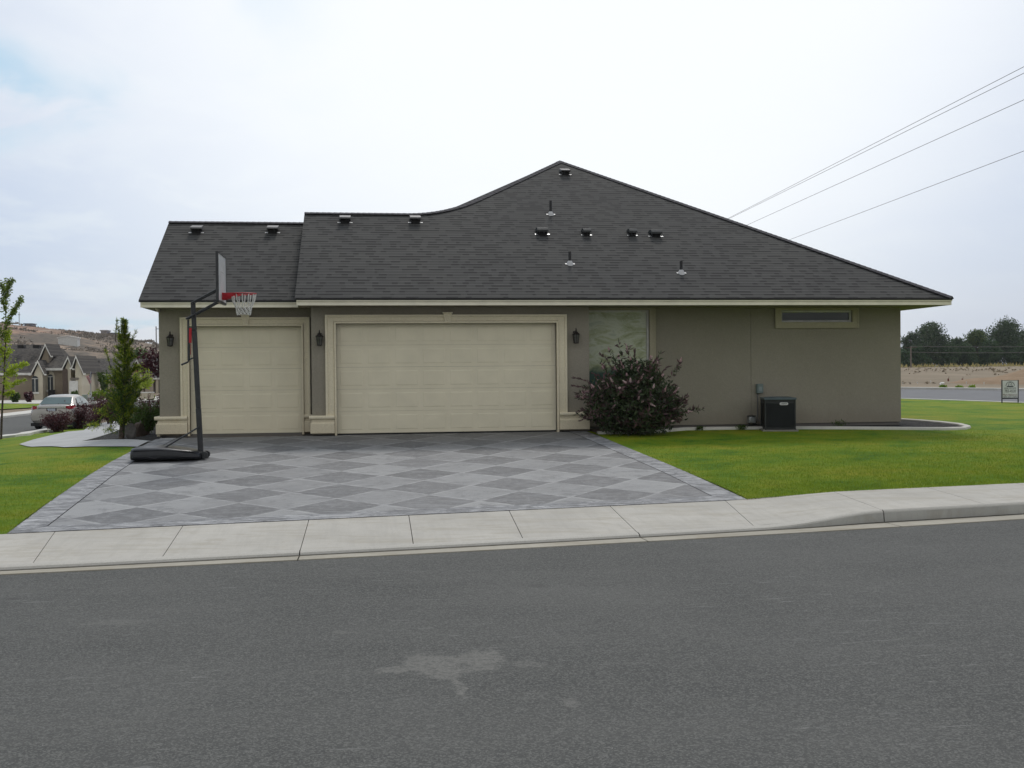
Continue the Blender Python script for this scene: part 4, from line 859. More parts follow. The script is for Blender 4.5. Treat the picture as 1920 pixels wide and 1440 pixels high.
# ------------------------------------------------------------------ basketball hoop
def hoop():
    Yb0,Yb1=19.85,20.72; g0=-.175
    xl,xr=X(244,850,Yb0),X(381,850,Yb0+.1)
    zg=lambda x,y:zdr(max(x,-4.5),y)+.008
    zb=zg(-3.6,20.3)
    H=empty('basketball_hoop',((xl+xr)/2,20.3,zb),0,'portable basketball hoop with clear backboard and black base on the driveway','basketball hoop')
    # base: a hollow tank, square at the back and drawn to a nose under the pole
    st=[(xl-.03,.32,.36,.205),(xl+.0,.40,.43,.235),(xl+.30,.42,.45,.245),(xl+.62,.39,.44,.235),(xl+.92,.29,.40,.19),(xl+1.16,.17,.29,.14),(xr-.06,.10,.18,.12),(xr,.06,.10,.10)]
    m=MB(); n=20; V=[]
    for (x,wt,wb_,h) in st:
        for k in range(n):
            a=2*PI*k/n; c,s=math.cos(a),math.sin(a); sq=lambda t:math.copysign(abs(t)**.38,t)
            yy=sq(c); zz_=sq(s); wdt=wb_ if zz_<0 else wb_*(1-.16*max(0,zz_)); V.append((x,20.28+yy*wdt,zb+h*(zz_*.5+.5)+.004))
    F=[(i*n+k,i*n+(k+1)%n,(i+1)*n+(k+1)%n,(i+1)*n+k) for i in range(len(st)-1) for k in range(n)]+[tuple(range(n)),tuple((len(st)-1)*n+k for k in range(n))]
    m.add(V,F); ob=m.build('base',BLK,H,smooth=True,ang=60); b_=ob.modifiers.new('s','SUBSURF'); b_.levels=1; b_.render_levels=2
    rg=MB(); 
    for (zz_,w_) in ((.075,.012),(.19,.010)):
        path=[(xl+.0,20.28-.36,zb+zz_),(xl+.05,20.28-.425,zb+zz_),(xl+.3,20.28-.435,zb+zz_),(xl+.42,20.28-.435,zb+zz_-.03),(xl+.5,20.28-.425,zb+zz_),(xl+.9,20.28-.385,zb+zz_*.85),(xl+1.16,20.28-.295,zb+zz_*.7)]
        rg.tube(path if zz_<.1 else [(a,b+.03,c) for a,b,c in path[:1]+path[1:3]+path[4:]],w_,6)
    rg.build('rib',BLK,ob,smooth=True)
    wh=MB()
    for s in (-1,1): wh.lathe((xr-.01,20.28+s*.13,zb+.07),[(.02,-.03),(.065,-.03),(.07,0),(.065,.03),(.02,.03)],16,'y')
    wh.tube([(xr-.01,20.1,zb+.07),(xr-.01,20.46,zb+.07)],.012,8); wh.build('wheel',BLKM,H)
    yp=20.30
    A=Vector((X(376.5,845,yp),yp,zb+.10)); B=Vector((X(362,567,yp),yp,Z(362,567,yp))); B1=Vector((X(364.5,620,yp),yp,Z(364.5,620,yp))); B0=Vector((X(372,765,yp),yp,Z(372,765,yp)))
    p=MB(); Ml=A.lerp(B,.48)
    def sq(a,b,w):
        d=(Vector(b)-Vector(a)); L=d.length; p.obox((Vector(a)+Vector(b))/2,d.cross((0,1,0)),(0,1,0),d,w,w,L)
    sq(A,B0,.092); sq(B0,B1,.086); sq(B1,B,.080)
    p.build('pole',BLKM,H,bevel=.012,seg=2)
    s=MB(); 
    s.tube([(X(292,857,Yb0),yp-.30,zb+.15),(B0.x+.02,yp-.05,Z(372,800,yp))],.015,8)
    s.build('brace',BLKM,H,smooth=True)
    # backboard: its plane runs away from the camera, facing right
    yb0=19.72; xb=X(408,520,yb0); zt0,zb0_=Z(408,471.5,yb0),Z(408,564,yb0)
    yb1=yb0
    while W(0,0,1) and X(424,520,yb1)<xb and yb1<22.5: yb1+=.01
    yb1=max(yb1,yb0+1.05)
    bb=MB(); bb.box(xb-.012,xb+.012,yb0+.012,yb1-.012,zb0_+.012,zt0-.012); BBo=bb.build('backboard',BOARD,H)
    fr=MB()
    fr.box(xb-.03,xb+.018,yb0-.012,yb0+.012,zb0_-.01,zt0); fr.box(xb-.03,xb+.018,yb1-.012,yb1+.012,zb0_-.01,zt0); fr.box(xb-.03,xb+.018,yb0+.012,yb1-.012,zb0_-.02,zb0_+.02); fr.box(xb-.03,xb+.018,yb0+.012,yb1-.012,zt0-.02,zt0)
    fr.build('frame',BLKM,BBo)
    ym=(yb0+yb1)/2; sqm=MB(); hw=.28; z0=zb0_+.14; z1=z0+.40; t=.02
    for (a,b,c,d) in ((ym-hw,ym-hw+t,z0,z1),(ym+hw-t,ym+hw,z0,z1),(ym-hw,ym+hw,z1,z1+t),(ym-hw,ym+hw,z0-t,z0)): sqm.box(xb+.013,xb+.015,a,b,c,d)
    sqm.build('target_square',simple('white_board_marking',(.58,.58,.58),.6),BBo)
    # two pairs of parallel lift arms
    ar=MB(); low=Vector((X(351,597,ym),ym,Z(351,597,ym))); lowB=Vector((xb-.03,ym,Z(407,564,ym)+.0)); up=Vector((X(362,568,ym),ym,Z(362,568,ym))); upB=Vector((xb-.03,ym,Z(407,541,ym)))
    k=ym-yp
    for dy in (-.075,.075):
        a=Vector((X(351,598,yp),yp+dy,Z(351,598,yp))); b=Vector((xb-.02,ym+dy*1.6,Z(408,564,yp))); c=Vector((X(361,568,yp),yp+dy,Z(361,568,yp))); d=Vector((xb-.02,ym+dy*1.6,Z(408,541,yp)))
        ar.tube([a,b],.017,8); ar.tube([c,d],.017,8)
    ar.tube([(A.x*0+X(351,598,yp),yp-.1,Z(351,598,yp)),(X(351,598,yp),yp+.1,Z(351,598,yp))],.014,8)
    ar.tube([(X(363,588,yp),yp-.1,Z(363,588,yp)),(X(363,588,yp),yp+.1,Z(363,588,yp))],.014,8)
    ar.tube([(X(362,568,yp),yp-.1,Z(362,568,yp)),(X(362,568,yp),yp+.1,Z(362,568,yp))],.014,8)
    ar.build('lift_arm',BLKM,H,smooth=True)
    sp_=MB(); sp_.obox((xb-.03,ym,(Z(408,541,yp)+Z(408,564,yp))/2),(1,0,0),(0,1,0),(0,0,1),.05,.30,.32); sp_.build('board_bracket',BLKM,H,bevel=.006)
    # adjusting handle with its red label, hanging behind the pole
    hd=MB(); c0=Vector((X(353,600,yp),yp,Z(353,600,yp))); c1=Vector((X(353.5,676,yp),yp,Z(353.5,676,yp))); hd.obox((c0+c1)/2,(1,0,0),(0,1,0),c1-c0,.035,.03,(c1-c0).length)
    hd.tube([(X(340,684,yp),yp-.0,Z(340,684,yp)),(X(352,679,yp),yp,Z(352,679,yp)),(X(355,674,yp),yp,Z(355,674,yp)),(X(368,669,yp),yp,Z(368,669,yp))],[.018,.016,.014,.014],8)
    ho=hd.build('height_lever',BLKM,H,smooth=True)
    rl=MB(); r0=Vector((X(357.5,615,yp),yp-.01,Z(357.5,615,yp))); r1=Vector((X(357,643,yp),yp-.01,Z(357,643,yp))); rl.obox((r0+r1)/2,(1,0,0),(0,1,0),r1-r0,.045,.04,(r1-r0).length); rl.tube([(X(358,643,yp),yp,Z(358,643,yp)),(X(357.5,665,yp),yp,Z(357.5,665,yp))],.006,6); rl.build('height_indicator',RED,ho)
    # rim and net
    rz_=Z(450,551,ym); R_=.2286; rc=Vector((xb+.16+R_,ym,rz_))
    r=MB(); r.tube([rc+Vector((R_*math.cos(a),R_*math.sin(a),0)) for a in np.linspace(0,2*PI,41)],.0095,8,False)
    for s in (-1,1):
        r.prism([(xb+.02,ym+s*.09,rz_+.012),(xb+.02,ym+s*.09,rz_-.105),(xb+.06,ym+s*.09,rz_-.11),(rc.x-.12,ym+s*.14,rz_-.03),(rc.x-.02,ym+s*.215,rz_-.0),(rc.x-.02,ym+s*.215,rz_+.01)],(0,s*.008,0))
    r.box(xb+.016,xb+.035,ym-.10,ym+.10,rz_-.11,rz_+.015); r.box(xb+.02,rc.x-R_+.012,ym-.09,ym+.09,rz_-.012,rz_+.008)
    r.build('rim',RED,H)
    nt_=MB(); K=12
    def np_(i,lv):
        rad_=[R_-.01,R_*.86,R_*.70,R_*.60,R_*.56,R_*.55][lv]; z=[-.005,-.13,-.22,-.28,-.335,-.385][lv]; a=2*PI*(i+.5*(lv%2 if lv>1 else 0))/K; j=.006*math.sin(i*5.1+lv*2.3)
        return rc+Vector(((rad_+j)*math.cos(a),(rad_+j)*math.sin(a),z+j))
    for i in range(K):
        nt_.tube([np_(i,0),np_(i,1)],.0085,5); nt_.tube([np_(i,0)+Vector((0.01,0.01,0)),np_(i,1)],.006,5)
        nt_.tube([np_(i,1),np_(i,2)],.0075,5); nt_.tube([np_(i,1),np_(i,2) if False else np_(i+1,2)],.005,5)
        for lv in (2,3,4):
            sgn=-1 if lv%2 else 1
            nt_.tube([np_(i,lv),np_(i,lv+1)],.0065,5); nt_.tube([np_(i,lv),np_(i+(1 if lv%2 else -1),lv+1)],.0065,5)
    nt_.build('net',NETM,H)
hoop()
# ------------------------------------------------------------------ foliage
RG=np.random.RandomState(11)
def leaf_mesh(name,P,D,L,Wd,mat,parent=None,fold=.25,smooth=False,tri=False):
    """P base points, D unit directions, L lengths, Wd widths -> one mesh of pointed leaves"""
    P=np.asarray(P,float);D=np.asarray(D,float);n=len(P); D=D/np.maximum(np.linalg.norm(D,axis=1,keepdims=True),1e-6)
    R=RG.normal(size=(n,3)); S=np.cross(D,R); S/=np.maximum(np.linalg.norm(S,axis=1,keepdims=True),1e-6); N=np.cross(S,D)
    L=np.asarray(L)[:,None]*np.ones((n,1));Wd=np.asarray(Wd)[:,None]*np.ones((n,1))
    a=P; t=P+D*L; m=P+D*L*.45; l=m+S*Wd*.5+N*Wd*fold; r=m-S*Wd*.5+N*Wd*fold
    if tri:
        V=np.stack([P-S*Wd*.5,P+S*Wd*.5,t],1).reshape(-1,3); F=np.arange(3*n).reshape(n,3)
    else:
        V=np.stack([a,l,t,r],1).reshape(-1,3); F=np.arange(4*n).reshape(n,4)
    me=bpy.data.meshes.new(name); k=F.shape[1]
    me.vertices.add(len(V)); me.vertices.foreach_set('co',V.ravel()); me.loops.add(F.size); me.loops.foreach_set('vertex_index',F.ravel())
    me.polygons.add(n); me.polygons.foreach_set('loop_start',np.arange(0,F.size,k)); me.polygons.foreach_set('loop_total',np.full(n,k)); me.update(calc_edges=True)
    me.materials.append(mat)
    o=bpy.data.objects.new(name,me); col.objects.link(o)
    if parent: o.parent=parent
    return o
def rdir(n,up=0.):
    d=RG.normal(size=(n,3)); d/=np.linalg.norm(d,axis=1,keepdims=True); d[:,2]+=up; return d/np.linalg.norm(d,axis=1,keepdims=True)
def arcstem(b,az,L,rise,droop,n=9,wob=.04):
    """points of a stem that leaves its base steeply and arches over"""
    pts=[];p=np.array(b,float);el=rise
    for i in range(n):
        pts.append(p.copy()); st=L/(n-1); d=np.array([math.cos(az)*math.cos(el),math.sin(az)*math.cos(el),math.sin(el)])+RG.normal(size=3)*wob; p=p+d*st; el-=droop/(n-1)
    return np.array(pts)
def scatter_on(pts,n,lo=.15):
    t=RG.uniform(lo,1,n)*(len(pts)-1); i=np.minimum(t.astype(int),len(pts)-2); f=(t-i)[:,None]; return pts[i]*(1-f)+pts[i+1]*f, (pts[i+1]-pts[i])
BUSHL=m_blade('purple_bush_leaf',(.030,.026,.023),(.16,.088,.10),.22); BUSHL2=m_blade('dark_green_bush_leaf',(.018,.034,.014),(.060,.085,.036),.2)
FLOW=m_blade('faded_pink_flower',(.50,.27,.32),(.80,.60,.60),.2,.8)
BARB=m_blade('barberry_leaf',(.028,.007,.010),(.085,.022,.026),.15); PINEL=m_blade('pine_needle',(.10,.15,.010),(.32,.37,.026),.38); PINED=m_blade('pine_needle_dark',(.012,.042,.008),(.06,.13,.016),.2)
MAPL=m_blade('young_tree_leaf',(.14,.21,.015),(.34,.42,.04),.4); MAPD=m_blade('young_tree_leaf_dark',(.06,.10,.015),(.15,.21,.03),.35); PLUM=m_blade('plum_leaf',(.03,.008,.013),(.09,.03,.04),.2)
GRN=m_blade('shrub_leaf',(.02,.05,.008),(.07,.12,.015),.2); GRNB=m_blade('bright_shrub_leaf',(.07,.15,.01),(.2,.3,.02),.3); FARL=m_blade('far_tree_leaf',(.016,.044,.020),(.06,.105,.042),.1,.8); FARL2=m_blade('far_tree_leaf_light',(.045,.080,.022),(.12,.17,.04),.15,.8)
FARL3=m_blade('far_tree_leaf_grey',(.030,.052,.030),(.105,.14,.08),.1,.8)
# the purple-leaved butterfly bush before the tall window
def big_bush():
    Yb=23.15; c=W(1190,812,Yb); x0=c.x; g=G(x0,Yb)
    B=empty('flowering_bush',(x0,Yb,g),0,'large dark purple bush with faded pink flower spikes before the tall window','bush')
    P=[];D=[];SP=[];SD=[];tips=[]; st=ML()
    for i in range(230):
        az=RG.uniform(0,2*PI); lean=RG.uniform(0,1)**.7; L=RG.uniform(1.30,1.95)*(1-.20*lean)
        if i%3==0: L*=.7
        b=(RG.normal()*.14,RG.normal()*.12,0); pts=arcstem(b,az,L*(1.06 if lean<.35 else .93),PI/2-lean*.88,.25+lean*.62,10,.05)
        pts[:,1]=pts[:,1]*.62; pts[:,0]*=1.02
        pts[:,2]=np.maximum(pts[:,2],.05)
        if i%3==0: st.tube([tuple(p) for p in pts[:8]],[.012-.001*k for k in range(8)],4)
        n=int(66*L); q,d=scatter_on(pts,n,.12); dd=rdir(n,.1)*1.0+d/np.linalg.norm(d,axis=1,keepdims=True)*.55; P.append(q);D.append(dd)
        tips.append((pts[-1],pts[-1]-pts[-2],lean))
    P=np.concatenate(P);D=np.concatenate(D); n=len(P)
    k=RG.rand(n)<.42
    leaf_mesh('foliage',P[k],D[k],RG.uniform(.09,.17,k.sum()),RG.uniform(.028,.046,k.sum()),BUSHL,B)
    k=~k; leaf_mesh('foliage',P[k],D[k],RG.uniform(.07,.14,k.sum()),RG.uniform(.020,.036,k.sum()),BUSHL2,B)['label']='dark green inner leaves'
    # dense heart so the wall does not show through the middle
    q=RG.normal(size=(7500,3)); q/=np.linalg.norm(q,axis=1,keepdims=True); q*=RG.rand(7500,1)**.4; q=q*np.array([1.02,.66,.80])+np.array([0,0,.66]); q[:1500]=q[:1500]*np.array([.55,.6,.6])+np.array([.02,0,.80]); q=q[q[:,2]>.03]
    leaf_mesh('inner_foliage',q,rdir(len(q)),RG.uniform(.08,.14,len(q)),RG.uniform(.03,.05,len(q)),BUSHL2,B)
    st.build('stem',TWIG,B)
    # flower spikes: three shapes reused
    sh=[]
    for s in range(3):
        m=110; L=.07+.025*s; t=RG.rand(m); base=np.c_[RG.normal(size=m)*.003,RG.normal(size=m)*.003,t*L]; dd=np.c_[RG.normal(size=(m,2)),RG.rand(m)*.5]
        sh.append(leaf_mesh('flower',base,dd,(.030*(1-t*.7)),np.full(m,.020),FLOW,None))
    idx=[i for i in np.argsort(-np.array([t[0][2]+RG.normal()*.35-t[0][1]*.5 for t in tips]))][:100]
    for j,i in enumerate(idx):
        p,d,l=tips[i]; o=sh[j] if j<3 else sh[j%3].copy()
        if j>=3: col.objects.link(o)
        o.parent=B; p=p*(1 if j%2 else RG.uniform(.72,.98)); p[2]=max(p[2],.12); o.location=p; dv=Vector(d)+Vector(RG.normal(size=3)*.04)+Vector((0,0,-.0)); o.rotation_euler=dv.to_track_quat('Z','Y').to_euler(); o.scale=(1.,1.,RG.uniform(.8,1.5))
    # a few long shoots that stand out of the outline, as in the photo
    q=[];dq=[]
    for (px,py) in ((1076,708),(1074,724),(1126,664),(1190,657),(1233,671),(1258,686),(1268,722),(1276,752),(1270,790),(1088,788),(1082,772),(1110,700)):
        e=W(px,py,Yb-.1+RG.normal()*.1)-Vector((x0,Yb,g)); e=np.array(e); a=e*np.array([.55,.55,.7]); pts=np.array([a*(1-t)+e*t+np.array([0,0,.10*math.sin(PI*t)]) for t in np.linspace(0,1,7)])
        s,d=scatter_on(pts,70,0); q.append(s); dq.append(rdir(70)*.55+d/np.linalg.norm(d,axis=1,keepdims=True))
    leaf_mesh('shoot',np.concatenate(q),np.concatenate(dq),RG.uniform(.05,.09,len(q)*70),RG.uniform(.014,.024,len(q)*70),BUSHL,B)
big_bush()
# generic small shrub of stems and leaves
def shrub(name,px,py,D_,wpx,hpx,mat,label,cat='shrub',group=None,n=26,leaf=.035,per=60,lean=1.,stemm=TWIG,dp=.8,pos=None):
    v=pos or onG(px,py) ; 
    if pos is None and D_: v=W(px,py,D_); v.z=G(v.x,v.y)
    s=v.y/FPX; w=wpx*s; h=hpx*s
    B=empty(name,(v.x,v.y,v.z),0,label,cat,group); st=ML(); P=[];D=[]
    for i in range(n):
        az=RG.uniform(0,2*PI); l=RG.rand()**.6; L=h*RG.uniform(.75,1.15)*(1+.15*l)
        pts=arcstem((RG.normal()*w*.06,RG.normal()*w*.06,0),az,L,PI/2-l*.75*lean,.5*lean,8,.05)
        r=np.abs(pts[:,0]).max()+1e-6; pts[:,0]*=(w/2)/max(w/2,r); pts[:,1]*=dp; pts[:,2]*=h/max(h,pts[:,2].max())
        if i%2==0: st.tube([tuple(p) for p in pts],[max(.012-.0012*k,.003) for k in range(8)],4)
        q,d=scatter_on(pts,per,.2); P.append(q);D.append(rdir(per)+d*.2)
    P=np.concatenate(P);D=np.concatenate(D); N=len(P)
    leaf_mesh('foliage',P+RG.normal(size=P.shape)*w*.045,D,RG.uniform(leaf*.7,leaf*1.4,N),RG.uniform(leaf*.5,leaf*.8,N),mat,B); st.build('stem',stemm,B); return B
gs='purple barberry shrubs between the lawn and the side street'
shrub('barberry_shrub',106,810,None,74,33,BARB,'leftmost purple barberry with spiky bare shoots, before the car boot','shrub',gs,44,.06,110)
shrub('barberry_shrub',150,804,None,62,44,BARB,'low purple barberry beside the front wheel of the silver car','shrub',gs,54,.06,110)
shrub('barberry_shrub',180,799,None,66,52,BARB,'purple barberry with feathery shoots in front of the pale utility boxes','shrub',gs,54,.06,110)
shrub('barberry_shrub',208,795,None,66,54,BARB,'purple barberry left of the pine trunk','shrub',gs,50,.06,110)
ge='shrubs by the left corner of the house'
shrub('leafy_shrub',272,816,None,60,62,GRN,'dark green shrub between the boulder and the house corner','shrub',ge,34,.04,120)
shrub('barberry_shrub',284,806,None,42,66,BARB,'dark red shrub against the left house corner','shrub',ge,30,.045,100)
shrub('leafy_shrub',252,806,None,46,40,GRN,'green shrub behind the pine trunk','shrub',ge,26,.04,110)
# pine beside the path
def pine():
    v=onG(228,823); s=v.y/FPX; H=(822-598)*s
    T=empty('pine_tree',tuple(v),0,'young yellow green pine with a bare leader in the bed beside the path','tree')
    lx=lambda z:(.02+.055*z/H*1.0-.0) ; tr=ML(); n=14
    path=[((.10*math.sin(z/H*2.2)),0,z) for z in np.linspace(-.05,H*.97,n)]; tr.tube(path,[max(.065*(1-k/n)**.8,.008) for k in range(n)],7)
    tr.build('trunk',BARK,T,smooth=True)
    br=ML(); P=[];D=[];Q=[];QD=[]
    def env(t): # half width by height fraction, read off the photo
        return float(np.interp(t,[0,.12,.2,.32,.45,.56,.68,.78,.86,1],[.28,.40,.46,.50,.38,.28,.20,.15,.05,.02]))*1.0
    for i in range(104):
        t=.10+.86*(i/104)**1.1; z=t*H; az=i*2.4+RG.normal()*.3; L=env(t)*RG.uniform(.75,1.35); 
        x=.10*math.sin(z/H*2.2); pts=arcstem((x,0,z),az,L,RG.uniform(.2,.9),-.5,6,.06)
        br.tube([tuple(p) for p in pts],[.010,.009,.008,.006,.005,.004],4)
        m=int(120*(.35+L/.4)); q,d=scatter_on(pts,m,.1); dn=d/np.linalg.norm(d,axis=1,keepdims=True)
        P.append(q+RG.normal(size=q.shape)*.012);D.append(rdir(m)*.75+dn*.8)
    # leader and stray side shoots
    for (px,py,x2,y2) in ((216,640,219,600),(228,640,229,598),(232,640,238,610),(238,660,255,621),(226,645,222,615),(214,760,176,798),(212,770,206,806),(206,752,190,770),(244,700,254,690),(208,690,197,655),(215,720,199,715)):
        a=np.array(W(px,py,v.y)-v); b=np.array(W(x2,y2,v.y-.1)-v); pts=np.array([a*(1-t)+b*t for t in np.linspace(0,1,6)]); br.tube([tuple(p) for p in pts],[.009,.008,.007,.006,.005,.004],4)
        m=90 if px!=214 else 60; q,d=scatter_on(pts,m,.3); P.append(q); D.append(rdir(m)*.7+d/np.linalg.norm(d,axis=1,keepdims=True)*.8)
        if py>740:
            q=b+RG.normal(size=(160,3))*np.array([.07,.07,.04]); P.append(q); D.append(rdir(160))
    br.build('branch',BARK,T)
    P=np.concatenate(P);D=np.concatenate(D);k=RG.rand(len(P))<.55
    leaf_mesh('foliage',P[k],D[k],RG.uniform(.05,.10,k.sum()),RG.uniform(.008,.014,k.sum()),PINEL,T); k=~k
    leaf_mesh('foliage',P[k],D[k],RG.uniform(.05,.10,k.sum()),RG.uniform(.008,.014,k.sum()),PINED,T)['label']='darker inner needles'
    lo=RG.normal(size=(1800,3))*np.array([.15,.13,.32])+np.array([.05,0,H*.34]); leaf_mesh('inner_foliage',lo,rdir(1800),RG.uniform(.05,.10,1800),RG.uniform(.012,.02,1800),PINED,T)
pine()
def rock(px,py,w_,h_,mat,label,y=None,seed=0):
    v=onG(px,py); s=v.y/FPX; bm=bmesh.new(); bmesh.ops.create_icosphere(bm,subdivisions=3,radius=1); r=random.Random(seed)
    pl=[(Vector([r.gauss(0,1) for _ in range(3)]).normalized(),r.uniform(.55,.92)) for _ in range(20)]
    for q in bm.verts:
        for n_,d in pl:
            k=q.co.dot(n_)-d
            if k>0: q.co-=n_*k*.85
        q.co+=Vector((math.sin(q.co.y*7+seed),math.sin(q.co.z*6+seed*2),math.sin(q.co.x*8)))*.05; q.co.x*=w_*s/2*(1-.25*q.co.z); q.co.y*=w_*s*.4; q.co.z=q.co.z*h_*s*.62+h_*s*.42
    me=bpy.data.meshes.new('boulder'); bm.to_mesh(me); bm.free(); me.materials.append(mat); o=bpy.data.objects.new('boulder',me); col.objects.link(o); o.location=(v.x,v.y,v.z-.02); tag(o,label,'rock','boulders in the planting bed'); return o
rock(245,822,24,34,ROCK,'upright grey boulder at the foot of the pine',seed=3); rock(262,819,24,34,ROCKB,'brownish boulder right of the grey upright one',seed=5)
for i,(px,py) in enumerate(((108,808),(122,806),(150,801),(96,812))): rock(px,py,9,6,ROCK,['pale stone at the foot of the leftmost barberry','small stone between the two left barberries','small stone below the middle barberry','small stone nearest the kerb corner'][i],seed=20+i)
# young tree at the left edge
def sapling():
    v=onG(0,824); T=empty('young_maple_tree',tuple(v),0,'slender young tree with yellow green leaves at the left edge','tree'); Y0=v.y
    s=Y0/FPX; q=lambda px,py,dy=0: np.array(W(px,py,Y0+dy)-v)
    tr=ML(); tp=[q(2,826),q(3,790),q(5,750),q(8,710),q(9,670),(q(11,630)),(q(11,590)),(q(12,555)),(q(12,525))]; tr.tube([tuple(p) for p in tp],[.034,.032,.028,.024,.02,.016,.013,.009,.005],8); tr.build('trunk',BARK,T,smooth=True)
    bs=[((8,700),(50,682)),((8,730),(48,712)),((6,745),(25,735)),((9,660),(-30,640)),((8,690),(-60,670)),((7,720),(-70,715)),((9,650),(18,620)),((11,620),(28,575)),((20,600),(42,557)),((11,640),(-12,600)),((11,590),(4,560)),((9,675),(20,655)),((8,705),(30,700)),((9,640),(-40,600)),((11,560),(20,530)),((11,570),(2,530)),((12,540),(24,524)),((7,735),(-30,745)),((9,680),(0,650)),((9,630),(16,640)),((8,715),(15,728))]
    br=ML(); P=[];D=[];P2=[];D2=[]
    for (a,b) in bs:
        A=q(*a); B=q(*b,RG.normal()*.5); pts=np.array([A*(1-t)+B*t+np.array([0,0,.05*math.sin(PI*t)]) for t in np.linspace(0,1,6)]); br.tube([tuple(p) for p in pts],[.012,.01,.008,.006,.005,.003],4)
        m=int(45+np.linalg.norm(B-A)*150); w,d=scatter_on(pts,m,.2)
        (P if a[1]>640 else P2).append(w+RG.normal(size=w.shape)*.035); (D if a[1]>640 else D2).append(rdir(m,-.1)*np.array([1,1,.45]))
    m=620; i=RG.rand(m); pts=np.array(tp[3:]); w,d=scatter_on(pts,m,.0); hi=w[:,2]>q(9,640)[2]
    w=w+RG.normal(size=w.shape)*np.where(hi,.055,.11)[:,None]; P2.append(w[hi]);D2.append(rdir(hi.sum())*np.array([1,1,.4])); P.append(w[~hi]);D.append(rdir((~hi).sum())*np.array([1,1,.4]))
    br.build('branch',BARK,T); P=np.concatenate(P);D=np.concatenate(D);P2=np.concatenate(P2);D2=np.concatenate(D2)
    leaf_mesh('foliage',P,D,RG.uniform(.05,.095,len(P)),RG.uniform(.04,.065,len(P)),MAPL,T); leaf_mesh('foliage',P2,D2,RG.uniform(.05,.09,len(P2)),RG.uniform(.035,.055,len(P2)),MAPD,T)['label']='darker leaves near the top'
sapling()
def generic_tree(name,base,H,Wd,mat,label,cat,group,nleaf,leaf,clumps=22,trunk_frac=.25,mat2=None,seedshape=None,thin=0.,tw=.03):
    v=Vector(base); T=empty(name,tuple(v),0,label,cat,group); tr=ML(); tr.tube([(0,0,-.2),(0.02*H*RG.normal()*.5,0,H*.35),(0.03*H*RG.normal(),0,H*.6),(0.03*H*RG.normal(),0,H*.85)],[H*tw,H*tw*.7,H*tw*.4,H*tw*.12],7)
    C=[];Rr=[]
    for i in range(clumps):
        t=RG.uniform(0,1); z=H*(trunk_frac+(1-trunk_frac)*t*.93); w=Wd/2*math.sin(PI*min(1,max(.12,.18+.80*t)))**.7*(1 if seedshape is None else seedshape(t)); a=RG.uniform(0,2*PI); r=w*RG.uniform(.25,.85)
        c=np.array([r*math.cos(a),r*math.sin(a),z]); C.append(c); Rr.append(Wd*RG.uniform(.13,.22)); tr.tube([(0,0,z*.72),tuple(c*np.array([.6,.6,1])-np.array([0,0,H*.04])),tuple(c)],[H*tw*.28,H*tw*.16,H*tw*.06],4)
    tr.build('trunk',BARK,T,smooth=True)
    def mk(mt,f,nm):
        n=int(nleaf*f); k=RG.randint(0,clumps,n); q=RG.normal(size=(n,3)); q/=np.linalg.norm(q,axis=1,keepdims=True); q*=RG.rand(n,1)**.45; P=np.array(C)[k]+q*np.array(Rr)[k][:,None]*np.array([1,1,.85])*1.25
        return leaf_mesh(nm,P,rdir(n),RG.uniform(leaf*.7,leaf*1.4,n),RG.uniform(leaf*.5,leaf,n),mt,T)
    mk(mat,.6,'foliage'); mk(mat2 or mat,.4,'foliage'); return T
# plum tree whose red branch shows past the house corner
v=W(332,742,29.); v.z=G(v.x,v.y)
T=generic_tree('plum_tree',tuple(v),2.45,1.7,PLUM,'dark red leaved tree branch showing past the left house corner','tree',None,5200,.085,18,.52)
